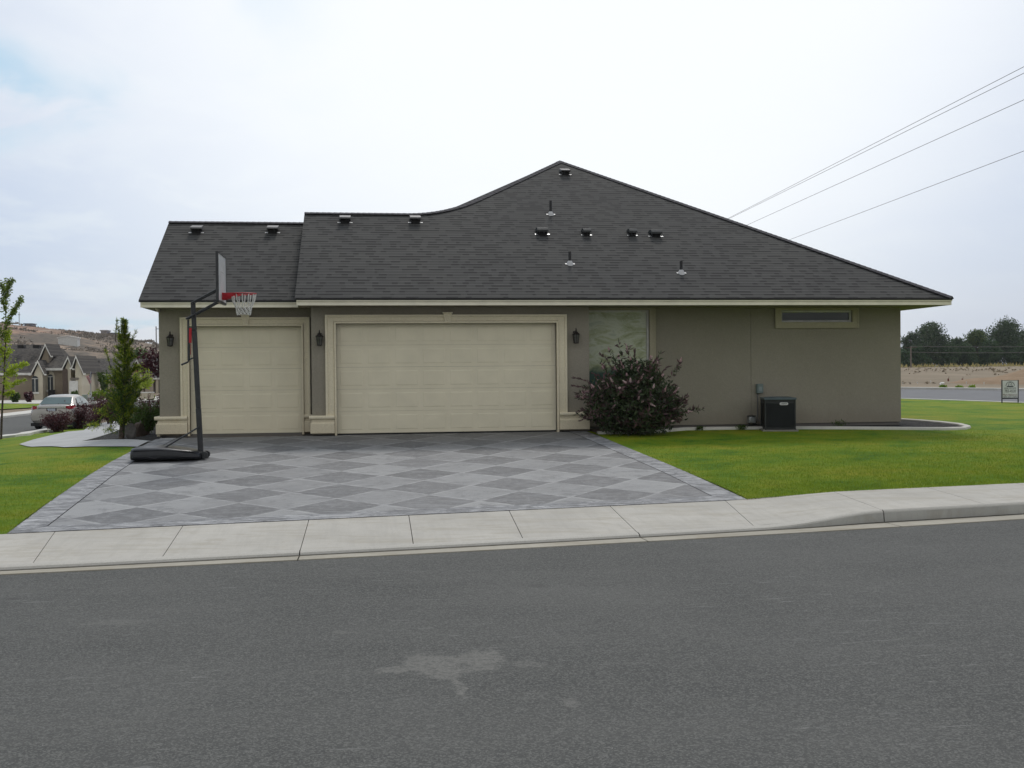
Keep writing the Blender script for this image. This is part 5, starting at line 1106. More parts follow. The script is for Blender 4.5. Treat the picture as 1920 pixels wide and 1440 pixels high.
# ------------------------------------------------------------------ houses across the side street
ROOFN=m_shingle('neighbour_roof_shingles',0,(.088,.078,.070),.12,.5); WALLN=m_stucco('tan_stucco',(.30,.25,.19)); WALLP=m_stucco('pale_quoin_stucco',(.56,.51,.41)); WALLD=m_stucco('dark_brown_stucco',(.095,.075,.062)); WHT=simple('white_painted_trim',(.66,.65,.62),.6); WHD=simple('white_door_paint',(.60,.59,.57),.5); WOODG=m_stucco('cedar_shingle_gable',(.26,.15,.075)); GREYR=m_shingle('grey_roof_shingles',0,(.11,.108,.105),.12,.5)
def front_wall(name,pts,Y,mat,parent,depth=.3,label=None):
    m=MB(); m.prism([W(x,y,Y) for x,y in pts],(0,depth,0)); o=m.build(name,mat,parent); 
    if label:o['label']=label
    return o
def gable_front(H,pk,l,r,base,Y,wall,run=5.,trim=WHT,infill=None,walln='wall'):
    """gabled wing facing the street: wall, two roof slopes running back, white bargeboards"""
    P=W(*pk,Y);L=W(*l,Y);R=W(*r,Y); m=MB(); inx=.25
    b=W(l[0],base,Y).z-.4
    Lw=Vector((L.x+inx,Y,L.z-.0)); Rw=Vector((R.x-inx,Y,R.z))
    m.prism([(Lw.x,Y+.3,b),(Rw.x,Y+.3,b),(Rw.x,Y+.3,R.z+.1),(P.x,Y+.3,P.z-.2),(Lw.x,Y+.3,L.z+.1)],(0,run,0)); w_=m.build(walln,wall,H)
    if infill:
        m=MB(); m.prism([(Lw.x+.3,Y+.25,L.z+.15),(Rw.x-.3,Y+.25,R.z+.15),(P.x,Y+.25,P.z-.35)],(0,.04,0)); m.build('gable_infill',infill,H)
    m=MB()
    for A in (L,R): 
        m.prism([A,P,P+Vector((0,0,.12)),A+Vector((0,0,.12))],(0,run,0))
    ro=m.build('roof',ROOFN,H)
    m=MB()
    for A in (L,R):
        d=(P-A).normalized(); m.prism([A-Vector((0,.03,.10)),P-Vector((0,.03,.16)),P-Vector((0,.03,-.10)),A-Vector((0,.03,-.08))],(0,.06,0))
        e=.35 if A is R else -.35
        m.box(min(A.x,A.x+e*.6),max(A.x,A.x+e*.6),Y-.03,Y+.03,A.z-.10,A.z+.05)
    m.build('bargeboard',trim,ro); return w_
def eave_roof(H,pts,Y,rise_run,mat=ROOFN,fasc=True):
    """slope with its eave at Y (first two points) and ridge further back (rest)"""
    a,b=W(*pts[0],Y),W(*pts[1],Y); m=MB(); v=[a,b]+[W(*p,Y+rise_run) for p in pts[2:]]; m.prism(v,(0,0,-.12))
    back=[Vector((p.x,p.y,p.z)) for p in v[2:]]
    q=back+[Vector((back[-1].x,back[-1].y+rise_run,a.z)),Vector((back[0].x,back[0].y+rise_run,a.z))]; m.prism([q[0],q[-3],q[-2],q[-1]],(0,0,-.12))
    o=m.build('roof',mat,H)
    if fasc:
        m=MB(); m.box(a.x,b.x,Y-.04,Y+.02,a.z-.2,a.z+.03); m.build('fascia',WHT,o)
    return o
def arch_window(H,x0,x1,yt,yb,Y,panes=True,frame=WHT,glass=GLA,door=False):
    A,B=W(x0,yb,Y),W(x1,yt,Y); w_=(B.x-A.x)/2; cx=(A.x+B.x)/2; zs=B.z-w_*.9
    arc=[(cx+w_*math.cos(t),zs+w_*.9*math.sin(t)) for t in np.linspace(0,PI,11)]
    m=MB(); m.prism([(A.x,Y-.06,A.z),(B.x,Y-.06,A.z)]+[(a,Y-.06,b) for a,b in arc],(0,.05,0)); g_=m.build('window' if not door else 'entry_recess',glass,H)
    if panes:
        m=MB(); t=.05; m.box(cx-t/2,cx+t/2,Y-.10,Y-.062,A.z,zs); m.box(A.x,B.x,Y-.10,Y-.062,zs-t/2,zs+t/2); m.box(A.x-.1,B.x+.1,Y-.16,Y-.062,A.z-.18,A.z); m.build('frame',frame,g_)
def vents(H,L,Y):
    for (px,py) in L:
        p=W(px,py,Y); m=MB(); m.box(p.x-.3,p.x+.3,Y-.3,Y+.5,p.z-.1,p.z+.22); m.build('roof_vent',DARKV,H)
YA=112.
HA=empty('neighbour_house',tuple(W(100,748,YA)),0,'tan house with four white-trimmed gables and arched windows behind the car','house')
eave_roof(HA,((-230,702),(60,701),(84.5,646),(-230,646)),YA+1,6.5); front_wall('wall',((-230,703),(62,703),(62,750),(-230,750)),YA+1.5,WALLN,HA)
gable_front(HA,(84.5,646),(70,680),(95,668),690,YA+2.5,WALLN,5)
vents(HA,((40,651),(69,651),(9,679)),YA+5)
gable_front(HA,(70.5,677),(57.5,702),(83,702),748,YA,WALLP,3)
arch_window(HA,60.5,71.5,705,735,YA+.3)
eave_roof(HA,((76,691),(118,691),(142,668),(80,668)),YA+1.2,3.5); front_wall('wall',((84,693),(118,693),(118,750),(84,750)),YA+1.8,WALLN,HA)
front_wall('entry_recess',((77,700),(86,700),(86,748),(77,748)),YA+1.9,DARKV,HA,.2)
front_wall('window_surround',((86.5,704),(90,697.5),(95.5,695),(100,698),(102.5,705),(102.5,746),(86.5,746)),YA+1.7,WALLP,HA,.08); arch_window(HA,90,99.5,702,731,YA+1.7)
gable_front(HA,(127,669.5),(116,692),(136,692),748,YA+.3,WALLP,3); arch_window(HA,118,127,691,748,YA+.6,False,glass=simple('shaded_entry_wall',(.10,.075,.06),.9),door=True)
gable_front(HA,(142,668),(134.5,690),(156.5,701),748,YA-.5,WALLP,8,walln='wall')
front_wall('garage_door',((129.5,714),(146,714),(146,745),(129.5,745)),YA-.28,WHD,HA,.05); front_wall('arch_trim',((131,709),(147,708),(147,712),(131,712)),YA-.3,simple('grey_lintel',(.16,.14,.12),.8),HA,.1)
front_wall('planter',((90,731),(102,731),(102,742),(90,742)),YA+.9,DARKV,HA,.3)
YB_=128.
HB=empty('neighbour_house',tuple(W(200,746,YB_)),0,'tan house with a cedar gable and white garage door behind the pine','house')
eave_roof(HB,((150,702.5),(244,702.5),(262,672),(140,672)),YB_+1,6); front_wall('wall',((152,704),(246,704),(246,748),(152,748)),YB_+1.6,WALLN,HB)
vents(HB,((155,680),(180,680)),YB_+5); gable_front(HB,(256,674.5),(242,702),(268,700),746,YB_,WALLN,7,infill=WOODG)
front_wall('garage_door',((246,712),(260.5,711),(260.5,742),(246,742)),YB_+.26,WHD,HB,.05); front_wall('window',((184.5,707),(189,707),(189,728),(184.5,728)),YB_+1.5,GLA,HB,.1); front_wall('quoin',((203,704),(206,704),(206,746),(203,746)),YB_+1.5,WALLP,HB,.1); front_wall('quoin',((262,702),(265,702),(265,745),(262,745)),YB_+.2,WALLP,HB,.1)
front_wall('shutter_arch',((155.5,745),(155.5,716),(157.5,710),(160,714),(161.5,722),(161.5,745)),YB_+1.5,DARKV,HB,.1)
YC=150.
HC=empty('neighbour_house',tuple(W(300,742,YC)),0,'grey roofed dark brown house just left of the garage corner','house')
eave_roof(HC,((262,709),(380,709),(360,672),(272,672)),YC+1,6,GREYR); front_wall('wall',((264,710),(380,710),(380,746),(264,746)),YC+1.6,WALLD,HC); front_wall('quoin',((292,709),(297,709),(297,744),(292,744)),YC+1.2,WALLP,HC)
gable_front(HC,(287,681),(282,692),(292,692),700,YC+3,WALLN,3)
YD=175.
HD=empty('neighbour_house',tuple(W(110,735,YD)),0,'brown hipped roof rising behind the tan gabled house','house')
eave_roof(HD,((80,690),(150,690),(119,654.5),(100,654.5)),YD,7); front_wall('wall',((82,692),(148,692),(148,742),(82,742)),YD+.6,WALLN,HD)
# low white walls by the cul-de-sac
def low_wall(px0,px1,py0,py1,Y,label):
    a,b=W(px0,py1,Y),W(px1,py0,Y); m=MB(); m.box(a.x,b.x,Y,Y+.4,a.z-.3,b.z-.08); o=m.build('low_wall',WALLP); m=MB(); m.box(a.x-.05,b.x+.05,Y-.05,Y+.45,b.z-.08,b.z); m.build('coping',WHT,o); tag(o,label,'garden wall')
low_wall(260,287,735,742,105,'low white garden wall beside the cedar gabled house')
# plants before the far houses
gp='small shrubs along the far houses'
for (px,py,w_,h_,mt,lb) in ((27,752,11,16,GRN,'dark green shrub against the left end of the gabled house'),(54,752,7,18,PLUM,'reddish shrub beside the first arched window'),(140,748,6,18,GRN,'tiny dark conifer before the white garage door'),(183,750,26,16,GRNB,'bright yellow green shrub behind the utility boxes'),(208,752,26,12,GRN,'dark low shrub right of the bright yellow green one'),(283,745,12,9,GRNB,'small green shrub before the dark brown house'),(196,720,10,28,GRN,'slim dark conifer beside the far wall of the cedar gabled house')):
    p=W(px,py,104. if px<150 else 106.); p.z=G(p.x,p.y)
    if px==196: p=W(px,745,118.); p.z=G(p.x,p.y); h_=50
    shrub('garden_shrub',px,py,None,w_,h_,mt,lb,'shrub',gp,16,.22,60,.8,pos=p)
p=W(270,742,112); p.z=G(p.x,p.y); generic_tree('maple_tree',tuple(p),3.6,1.9,MAPL,'small yellow green tree before the dark brown house','tree',None,900,.22,14,.3)
p=W(262,720,165); p.z=G(p.x,p.y); generic_tree('round_tree',tuple(p),6.6,3.2,GRN,'round green treetop above the cedar gable','tree',None,1500,.30,16,.3)
p=W(250,740,118); p.z=G(p.x,p.y); 
# utility boxes, mailbox post, flag
def utility(px0,px1,py0,py1,Y,label,mat):
    a,b=W(px0,py1,Y),W(px1,py0,Y); g=G((a.x+b.x)/2,Y); U=empty('utility_box',((a.x+b.x)/2,Y,g),0,label,'utility box','utility boxes at the side street')
    m=MB(); m.box(a.x,b.x,Y,Y+(b.x-a.x)*.8,g-.05,b.z-.08); m.build('cabinet',mat,U,bevel=.03); m=MB(); m.box(a.x-.03,b.x+.03,Y-.03,Y+(b.x-a.x)*.8+.03,b.z-.08,b.z); m.build('lid',mat,U,bevel=.03)
PG=simple('pale_green_enamel',(.30,.36,.31),.6); PGW=simple('pale_grey_enamel',(.45,.46,.45),.6)
utility(154,163,740,752,78.,'larger pale green utility box behind the car',PG); utility(163.5,167,744,752,78.,'narrow pale box between the green utility boxes',PGW); utility(170,175.5,744.5,753,78.,'small pale green utility box below the flag',PG)
Yf=79.
fp=W(170.5,752,Yf); g=G(fp.x,Yf); top=W(170.5,697,Yf)
F=empty('flagpole',(fp.x,Yf,g),0,'thin post with a mailbox bracket carrying the flag','flagpole'); m=MB(); m.tube([(fp.x,Yf,g),(fp.x,Yf,top.z)],.035,8); m.build('pole',STEEL,F); m=MB(); a=W(168,735,Yf);b=W(171.5,748,Yf); m.box(a.x,b.x,Yf-.1,Yf+.1,b.z,a.z); m.build('bracket',PGW,F)
def flag():
    A,B,C_,D_=W(170.8,697,Yf),W(160.5,705,Yf),W(168.5,719,Yf),W(171.5,713,Yf)
    A,B,C_,D_=W(172,697,Yf),W(171.5,714,Yf),W(160.5,705,Yf),W(168.5,719.5,Yf)
    n=14;m_=8;V=[];F=[];UV=[]
    for i in range(n+1):
        for j in range(m_+1):
            u,v_=i/n,j/m_; p=(A*(1-v_)+B*v_)*(1-u)+(C_*(1-v_)+D_*v_)*u; V.append((p.x,p.y+.10*math.sin(u*9+v_*2)*u,p.z-.12*math.sin(PI*u))); UV.append((u,1-v_))
    for i in range(n):
        for j in range(m_): a=i*(m_+1)+j; F.append((a,a+1,a+m_+2,a+m_+1))
    me=bpy.data.meshes.new('flag'); me.from_pydata(V,[],F); uv=me.uv_layers.new(name='u'); 
    for l in me.loops: uv.data[l.index].uv=UV[l.vertex_index]
    me.materials.append(m_flag()); o=bpy.data.objects.new('flag',me); col.objects.link(o); md=o.modifiers.new('t','SOLIDIFY'); md.thickness=.01; tag(o,'red and white striped flag with blue canton hanging before the tan houses','flag')
flag()
# ------------------------------------------------------------------ silver sedan
def car():
    Yc=48.; gx=W(97,800,Yc).x; g=G(gx,Yc)+.0
    C=empty('parked_car',(gx,Yc,g),rad(0.5),'silver sedan seen from behind, parked on the side street beyond the shrubs','car')
    PAINT=simple('champagne_silver_paint',(.40,.38,.355),.26,.35,var=.02); DK=simple('dark_rubber',(.02,.02,.02),.8); TGL=m_glass('tinted_rear_glass',(.06,.085,.085),.08); TL=simple('red_tail_lens',(.30,.01,.02),.2); PLT=simple('pale_plate',(.42,.45,.52),.5); CHR=simple('bright_trim',(.6,.6,.6),.2,.9)
    n=24
    # sections along the car: y, half width at belt, z low, z belt top, roundness
    st=[(.00,.70,.38,.82),(.03,.80,.30,.98),(.12,.87,.24,1.06),(.45,.91,.22,1.07),(1.0,.915,.20,1.04),(1.6,.92,.20,.99),(2.6,.92,.20,.96),(3.4,.915,.20,.93),(4.1,.89,.22,.86),(4.55,.82,.26,.74),(4.78,.66,.32,.62)]
    def ring(y,w,z0,z1):
        L=[]; 
        for k in range(n):
            a=2*PI*k/n+PI/n; c,s=math.cos(a),math.sin(a); e=.42; x=math.copysign(abs(c)**e,c)*w; z=math.copysign(abs(s)**(.55),s); tz=(z0+z1)/2+z*(z1-z0)/2
            x*=1-.10*max(0,z)**2; L.append((x,y,tz))
        return L
    V=[p for s in st for p in ring(*s)]; F=[(i*n+k,i*n+(k+1)%n,(i+1)*n+(k+1)%n,(i+1)*n+k) for i in range(len(st)-1) for k in range(n)]+[tuple(range(n)),tuple((len(st)-1)*n+k for k in range(n))]
    b=ML(); b.add(V,F); body=b.build('body',PAINT,C,smooth=True,ang=50)
    # cabin: roof, pillars as painted shell, glass as panels just proud of it
    sec=[(.62,.74,1.03,.70,1.05),(1.22,.78,1.03,.60,1.38),(1.75,.80,1.0,.585,1.455),(2.35,.80,.98,.58,1.46),(2.95,.80,.96,.57,1.38),(3.75,.78,.93,.66,.97)]
    V=[];F=[]
    for (y,wb_,z0,wt,z1) in sec: V+= [(-wb_,y,z0),(-wt-.02,y,z1-.06),(-wt+.10,y,z1-.005),(0,y,z1+.015),(wt-.10,y,z1-.005),(wt+.02,y,z1-.06),(wb_,y,z0)]
    for i in range(len(sec)-1):
        for k in range(6): F.append((i*7+k,i*7+k+1,(i+1)*7+k+1,(i+1)*7+k))
    cb=ML(); cb.add(V,F); cb.build('cabin',PAINT,C,smooth=True,ang=60)
    gl=ML(); o=.012
    gl.add([(-.66,.66-.02,1.085),(.66,.66-.02,1.085),(.55,1.17-.02,1.365),(-.55,1.17-.02,1.365)],[(0,1,2,3)]); gl.build('rear_window',TGL,C)
    for s in (-1,1):
        sg=ML(); X_=lambda z:(.80-(z-1.0)/.40*.19+.018)*s
        sg.add([(X_(1.05),1.12,1.05),(X_(1.05),1.92,1.04),(X_(1.38),1.92,1.385),(X_(1.33),1.38,1.335)],[(0,1,2,3)]); sg.add([(X_(1.04),1.99,1.04),(X_(1.03),2.98,1.02),(X_(1.34),2.62,1.345),(X_(1.385),1.99,1.385)],[(0,1,2,3)]); sg.build('side_window',TGL,C)
        t=ML(); t.add([(s*.50,.045,.90),(s*.82,.10,.88),(s*.895,.36,.93),(s*.86,.33,1.02),(s*.78,.075,1.01),(s*.52,.02,.99)],[(0,1,2,3,4,5)]); 
        t=ML(); t.prism([(s*.46,.015,.93),(s*.74,.035,.885),(s*.86,.12,.90),(s*.905,.42,.955),(s*.87,.40,1.03),(s*.80,.10,1.03),(s*.60,.01,1.015)],(0,-.018,0.0)); t.build('tail_light',TL,C)
        u=ML(); u.prism([(s*.46,-.006,.935),(s*.58,-.006,.905),(s*.58,-.006,1.00),(s*.50,-.006,1.01)],(0,-.012,0)); u.build('reverse_light',CHR,C)
        mr=ML(); mr.obox((s*1.0,2.95,1.04),(1,0,0),(0,1,0),(0,0,1),.18,.10,.13); mr.build('mirror',PAINT,C,bevel=.03)
        h=ML(); 
        for yy in (1.55,2.55): h.obox((s*.925,yy,.86),(1,0,0),(0,1,0),(0,0,1),.03,.2,.03)
        h.build('door_handle',CHR,C)
        for yy in (.98,3.78):
            w_=ML(); w_.lathe((s*.80,yy,.325),[(.20,-.11),(.30,-.11),(.325,-.08),(.325,.08),(.30,.11),(.20,.11)],24,'x'); wo_=w_.build('wheel',DK,C,smooth=True)
            r_=ML(); r_.lathe((s*.80,yy,.325),[(.02,-.10*1),(.20,-.095),(.205,.095),(.02,.10)],16,'x'); r_.build('rim',CHR,wo_)
            a_=ML(); pts=[(s*.90,yy+.37*math.cos(t),.325+.37*math.sin(t)) for t in np.linspace(0.02,PI-.02,13)]; a_.prism(pts,(s*.022,0,0)); a_.build('wheel_arch',DK,C)
    p=ML(); p.box(-.20,.20,-.014,.02,.80,.92); p.build('plate_recess',DK,C); p=ML(); p.box(-.16,.16,-.022,-.010,.80,.91); pl=p.build('licence_plate',PLT,C)
    p=ML(); p.box(-.46,.46,-.012,.02,.935,.965); p.build('boot_trim',CHR,C)
    p=ML(); p.prism([(-.80,.06,.60),(.80,.06,.60),(.80,.02,.56),(-.80,.02,.56)],(0,-.03,0)); p.box(-.78,.78,-.04,.10,.40,.62); p.build('rear_bumper',PAINT,C,bevel=.04,seg=3)
    p=ML(); p.box(-.86,.86,.05,4.6,.17,.30); p.build('underbody',DK,C)
car()
# ------------------------------------------------------------------ things on the hillside
def onhill(px,py): return onG(px,py,1100.,200.)
v=onhill(127,649); s=v.y/FPX
sh=empty('white_shed',tuple(v),0,'long white shed with a low gable roof standing on the hillside','shed'); wdt=33*s; ht=17.5*s
m=ML(); m.prism([(-wdt/2,0,-1),(wdt/2,0,-1),(wdt/2,0,ht*.82),(0,0,ht),(-wdt/2,0,ht*.82)],(0,4,0)); m.build('wall',simple('white_sheet_metal',(.56,.56,.54),.5),sh); m=ML(); m.prism([(-wdt/2-.3,-.3,ht*.82),(0,-.3,ht+.05),(0,-.3,ht+.35),(-wdt/2-.3,-.3,ht*.82+.3)],(0,4.6,0)); m.prism([(0,-.3,ht+.05),(wdt/2+.3,-.3,ht*.82),(wdt/2+.3,-.3,ht*.82+.3),(0,-.3,ht+.35)],(0,4.6,0)); m.build('roof',WHT,sh)
def crest(px): 
    Y=612.; 
    for _ in range(3): p=W(px,600,Y); Y=612*Y/math.hypot(p.x,p.y)
    p=W(px,600,Y); p.z=G(p.x,p.y); return p
def block(name,px0,px1,hpx,mat,roofm,label,cat):
    p=crest((px0+px1)/2); s=p.y/FPX; w_=(px1-px0)*s; h=hpx*s; B=empty(name,tuple(p),0,label,cat,None); m=ML(); m.box(-w_/2,w_/2,0,7,-3,h*.75); m.build('wall',mat,B); m=ML(); m.box(-w_/2-.4,w_/2+.4,-.4,7.4,h*.75,h); m.build('roof',roofm,B)
BLUEG=simple('blue_grey_cladding',(.10,.11,.15),.7); HZ=simple('pale_cladding',(.24,.22,.22),.8)
block('hilltop_building',46,59,5,BLUEG,BLUEG,'small blue grey building on the hill crest','building'); block('hilltop_building',189,200,8,HZ,HZ,'pale blocky house on the hill crest left of the pine','building'); block('hilltop_building',201,219,4,BLUEG,BLUEG,'low dark building on the crest right of the pale blocky house','building')
def mast(px,top,label,name='mast'):
    p=crest(px); q=W(px,top,p.y); m=MB(); m.tube([(p.x,p.y,p.z-1),(p.x,p.y,q.z)],.16,6); m.box(p.x-.6,p.x+.6,p.y-.1,p.y+.1,q.z-1.6,q.z-1.3); o=m.build(name,simple('mast_grey',(.16,.16,.17),.7)); tag(o,label,'mast')
mast(36,585,'thin grey mast on the hill crest beside the young tree')
p=W(293,640,260.); m=MB(); m.tube([(p.x,260,G(p.x,260)),(p.x,260,W(293,612,260).z)],.12,6); m.box(p.x-.05,p.x+1.2,259.9,260.1,W(293,617,260).z,W(293,616.2,260).z); tag(m.build('utility_pole',BARK),'thin pole with a side arm just left of the house corner','utility pole')
# ------------------------------------------------------------------ estate sign on the right lawn
def sign():
    v=onG(1894,755.5); Y=v.y; a,b=W(1878.5,713.5,Y),W(1909,745,Y); S=empty('yard_sign',((a.x+b.x)/2,Y,v.z),0,'white real estate sign in a black metal frame at the lawn edge','sign')
    m=MB(); zb=W(1894,747,Y).z
    for x in (a.x,b.x): m.box(x-.016,x+.016,Y-.016,Y+.016,v.z-.1,a.z+.02)
    m.box(a.x+.022,b.x-.022,Y-.018,Y+.018,zb-.022,zb+.022); m.box(a.x+.022,b.x-.022,Y-.014,Y+.014,a.z-.004,a.z+.008); m.build('frame',BLKM,S)
    m=MB(); m.box(a.x+.022,b.x-.022,Y-.010,Y+.010,zb+.03,a.z-.006); P=m.build('panel',LABEL,S)
    ink=simple('grey_ink',(.045,.05,.055),.7); red=simple('dark_red_ink',(.12,.04,.045),.7); cx=(a.x+b.x)/2; w_=b.x-a.x-.05; H=a.z-zb; z=lambda f:zb+H*f; y=Y-.012
    m=MB(); 
    for (r0,r1) in ((.135,.105),(.30,.265)):
        pts=[(cx+w_*r0*1.*math.cos(t),y,z(.70)+w_*(r0*.9+ (.10 if r0<.2 else 0))*math.sin(t)) for t in np.linspace(0,PI,13)]; pin=[(cx+w_*r1*math.cos(t),y,z(.70)+w_*(r1*.9+(.10 if r0<.2 else 0))*math.sin(t)) for t in np.linspace(0,PI,13)]
        for i in range(12): m.prism([pts[i],pts[i+1],pin[i+1],pin[i]],(0,-.002,0))
    m.prism([(cx-w_*.24,y,z(.635)),(cx+w_*.24,y,z(.635)),(cx+w_*.20,y,z(.70)),(cx-w_*.20,y,z(.70))],(0,-.002,0)); m.prism([(cx-.02,y,z(.79)),(cx+.02,y,z(.79)),(cx,y,z(.74))],(0,-.002,0)); m.build('emblem',ink,P)
    text('lettering','REAL ESTATE',(cx,y,z(.555)),.09,ink,P,w_*.76); text('lettering','783-4520',(cx,y,z(.40)),.15,ink,P,w_*.74); text('lettering','Mark Nelson Jr.',(cx,y,z(.20)),.10,red,P,w_*.94); text('lettering','509-527-7477',(cx,y,z(.075)),.09,ink,P,w_*.94)
sign()
# ------------------------------------------------------------------ dirt lot odds and ends
def lotpt(px,py): return onG(px,py,400.,40.)
RB_=simple('rusty_red_barrel',(.16,.045,.03),.8)
for i,(px,py) in enumerate(((1778,715),(1804.5,715))):
    v=lotpt(px,py); s=v.y/FPX; h=7*s; H=empty('red_standpipe',tuple(v),0,['left red brown standpipe on the dirt lot','right red brown standpipe on the dirt lot'][i],'standpipe','red standpipes on the dirt lot'); m=ML(); m.lathe((0,0,0),[(1.6*s,-.1),(1.6*s,h*.7),(1.2*s,h*.8),(.3*s,h*.82)],10); m.build('barrel',RB_,H); m=ML(); m.tube([(1.2*s,0,h*.7),(1.4*s,0,h*1.35)],.3*s,5); m.build('pipe',DARKV,H)
v=lotpt(1767,722); s=v.y/FPX; o=empty('white_board',tuple(v),0,'tilted white board lying on the dirt lot','board'); m=ML(); m.prism([(-5*s,0,.5*s),(3*s,0,.5*s),(5*s,0,4.5*s),(-2*s,0,4.5*s)],(0,.1,.05)); m.build('panel',WHT,o); m=ML(); m.box(-3*s,-2*s,.15,.25,0,2*s); m.build('prop',BARK,o)
for i,(px,py,h_) in enumerate(((1745,718,5),(1812,720,5),(1845,722,6),(1720,720,4),(1693,721,4),(1844,722,3))[:5]):
    v=lotpt(px,py); s=v.y/FPX; m=MB(); m.tube([(v.x,v.y,v.z),(v.x,v.y,v.z+h_*s)],.5*s,5); m.box(v.x-.9*s,v.x+.9*s,v.y-.02,v.y+.02,v.z+h_*s*.6,v.z+h_*s); tag(m.build('survey_stake',WHT),['white survey stake left of the tilted white board','white survey stake right of the red standpipes','white survey stake nearest the estate sign','white survey stake near the far kerb by the house edge','white survey stake touching the house edge'][i],'stake','survey stakes on the dirt lot')
# weeds along the far kerb
for i,(px,py) in enumerate(((1798,729),(1822,729),(1768,728))): shrub('roadside_weed',px,py,None,26,4,GRNB,['green weeds along the far kerb under the right standpipe','green weeds along the far kerb nearest the sign','green weeds along the far kerb under the white board'][i],'weeds','weeds along the far kerb',18,.12,40,1.4)
# dry mound at the right edge
mo=[onG(x,y,400,40) for x,y in ((1885,722),(2040,724))]
Yc=mo[0].y+6; bm=bmesh.new(); bmesh.ops.create_grid(bm,x_segments=40,y_segments=16,size=1)
for q in bm.verts:
    x,y=q.co.x,q.co.y; h=max(0,1-(x*x+y*y))**.8; q.co=Vector((mo[0].x+(x+1)/2*26,Yc+y*8,0)); q.co.z=G(q.co.x,q.co.y)-.02+h*1.5*(.75+.3*math.sin(q.co.x*.6)+.15*math.sin(q.co.x*1.9+q.co.y)); 
me=bpy.data.meshes.new('dirt_mound'); bm.to_mesh(me); bm.free(); me.materials.append(m_stucco('loose_brown_earth',(.27,.19,.12))); o=bpy.data.objects.new('dirt_mound',me); col.objects.link(o); tag(o,kind='structure')
# ------------------------------------------------------------------ far trees right of the house
gt_='dark trees beyond the dirt lot'
def ftree(px,top,wpx,D,mat,label,mat2=None,base=690,nleaf=7500,tf=.06,sh=None,leaf=.34,cl=34):
    p=W(px,base,D); p.z=G(p.x,p.y)-.2; s=D/FPX; h=(ZC+(695-.009*(px-960)-top)*s)-p.z
    generic_tree('cottonwood_tree' if mat is not FARL2 else 'elm_tree',tuple(p),h,wpx*s,mat,label,'tree',gt_,nleaf,leaf,cl,tf,mat2,sh,tw=.018)
ftree(1706,617,44,215,FARL3,'slim grey green tree touching the house edge',FARL,nleaf=5500)
ftree(1746,606,92,214,FARL3,'broad round grey green tree behind the left utility pole',FARL,nleaf=15000,cl=55)
ftree(1794,636,60,217,FARL,'low dark tree in the dip between the tall ones',FARL3,nleaf=7000)
ftree(1832,617,66,216,FARL2,'lighter yellow green tree left of the big dark one',FARL,nleaf=8000)
ftree(1890,598,100,218,FARL,'largest dark tree behind the estate sign',FARL3,nleaf=17000,cl=60)
ftree(1945,606,80,220,FARL,'dark tree cut by the right edge of the photo',FARL3)
ftree(2020,615,80,222,FARL2,'yellow green tree outside the right edge',FARL,nleaf=2600); ftree(1655,630,60,220,FARL3,'grey green tree mostly hidden by the house',FARL,nleaf=3000)
for i,(px,t_) in enumerate(((1722,650),(1776,642),(1812,646),(1856,636),(1912,642),(1690,656))): ftree(px,t_,50,211,FARL,['dark undergrowth tree under the broad round one','dark undergrowth tree right of the broad round one','dark undergrowth tree below the lighter one','dark undergrowth tree left of the largest one','dark undergrowth tree below the largest one','dark undergrowth tree beside the house edge'][i],FARL,692,5200,.0,None,.34,26)
# poles and wires before the far trees
WIRE=simple('aged_wire',(.17,.16,.155),.7); DWIRE=simple('dark_wire',(.15,.13,.13),.6)
def pole(name,p,h,r,arm,label,armdir=(1,0,0),z_arms=(.94,)):
    P=empty(name,tuple(p),0,label,'utility pole'); m=ML(); m.tube([(0,0,-.5),(0,0,h)],[r,r*.7],8); m.build('post',simple('weathered_pole',(.17,.145,.125),.9) if 'weathered_pole' not in bpy.data.materials else bpy.data.materials['weathered_pole'],P)
    for f in z_arms:
        m=ML(); m.obox((0,0,h*f),armdir,Vector((0,0,1)).cross(Vector(armdir)),(0,0,1),arm,.12,.12); m.build('crossarm',BARK,P)
    return P
D0=172.
pa=W(1708,690,D0); pa.z=G(pa.x,pa.y); hA=W(1708,649,D0).z-pa.z
pole('utility_pole',pa,hA,.16,2.2,'weathered utility pole before the far trees')
pb=W(2240,690,160.); pb.z=G(pb.x,pb.y); pole('utility_pole',pb,hA+.5,.16,2.2,'utility pole at the far right end of the low wires')
pcx=W(1330,690,185.); pcx.z=G(pcx.x,pcx.y)
def wire(name,a,b,sag,r,mat,label,n=24):
    a=Vector(a);b=Vector(b); m=MB(); m.tube([a.lerp(b,t)-Vector((0,0,sag*4*t*(1-t))) for t in np.linspace(0,1,n)],r,5); tag(m.build(name,mat),label,'power line','overhead wires')
for i,(dz,lb) in enumerate(((-.3,'upper thin wire crossing before the far trees'),(-1.3,'lower thin wire crossing before the far trees'))):
    wire('power_line',(pa.x,pa.y,pa.z+hA+dz+.3),(pb.x,pb.y,pb.z+hA+dz+.8),.5,.035,WIRE,lb)
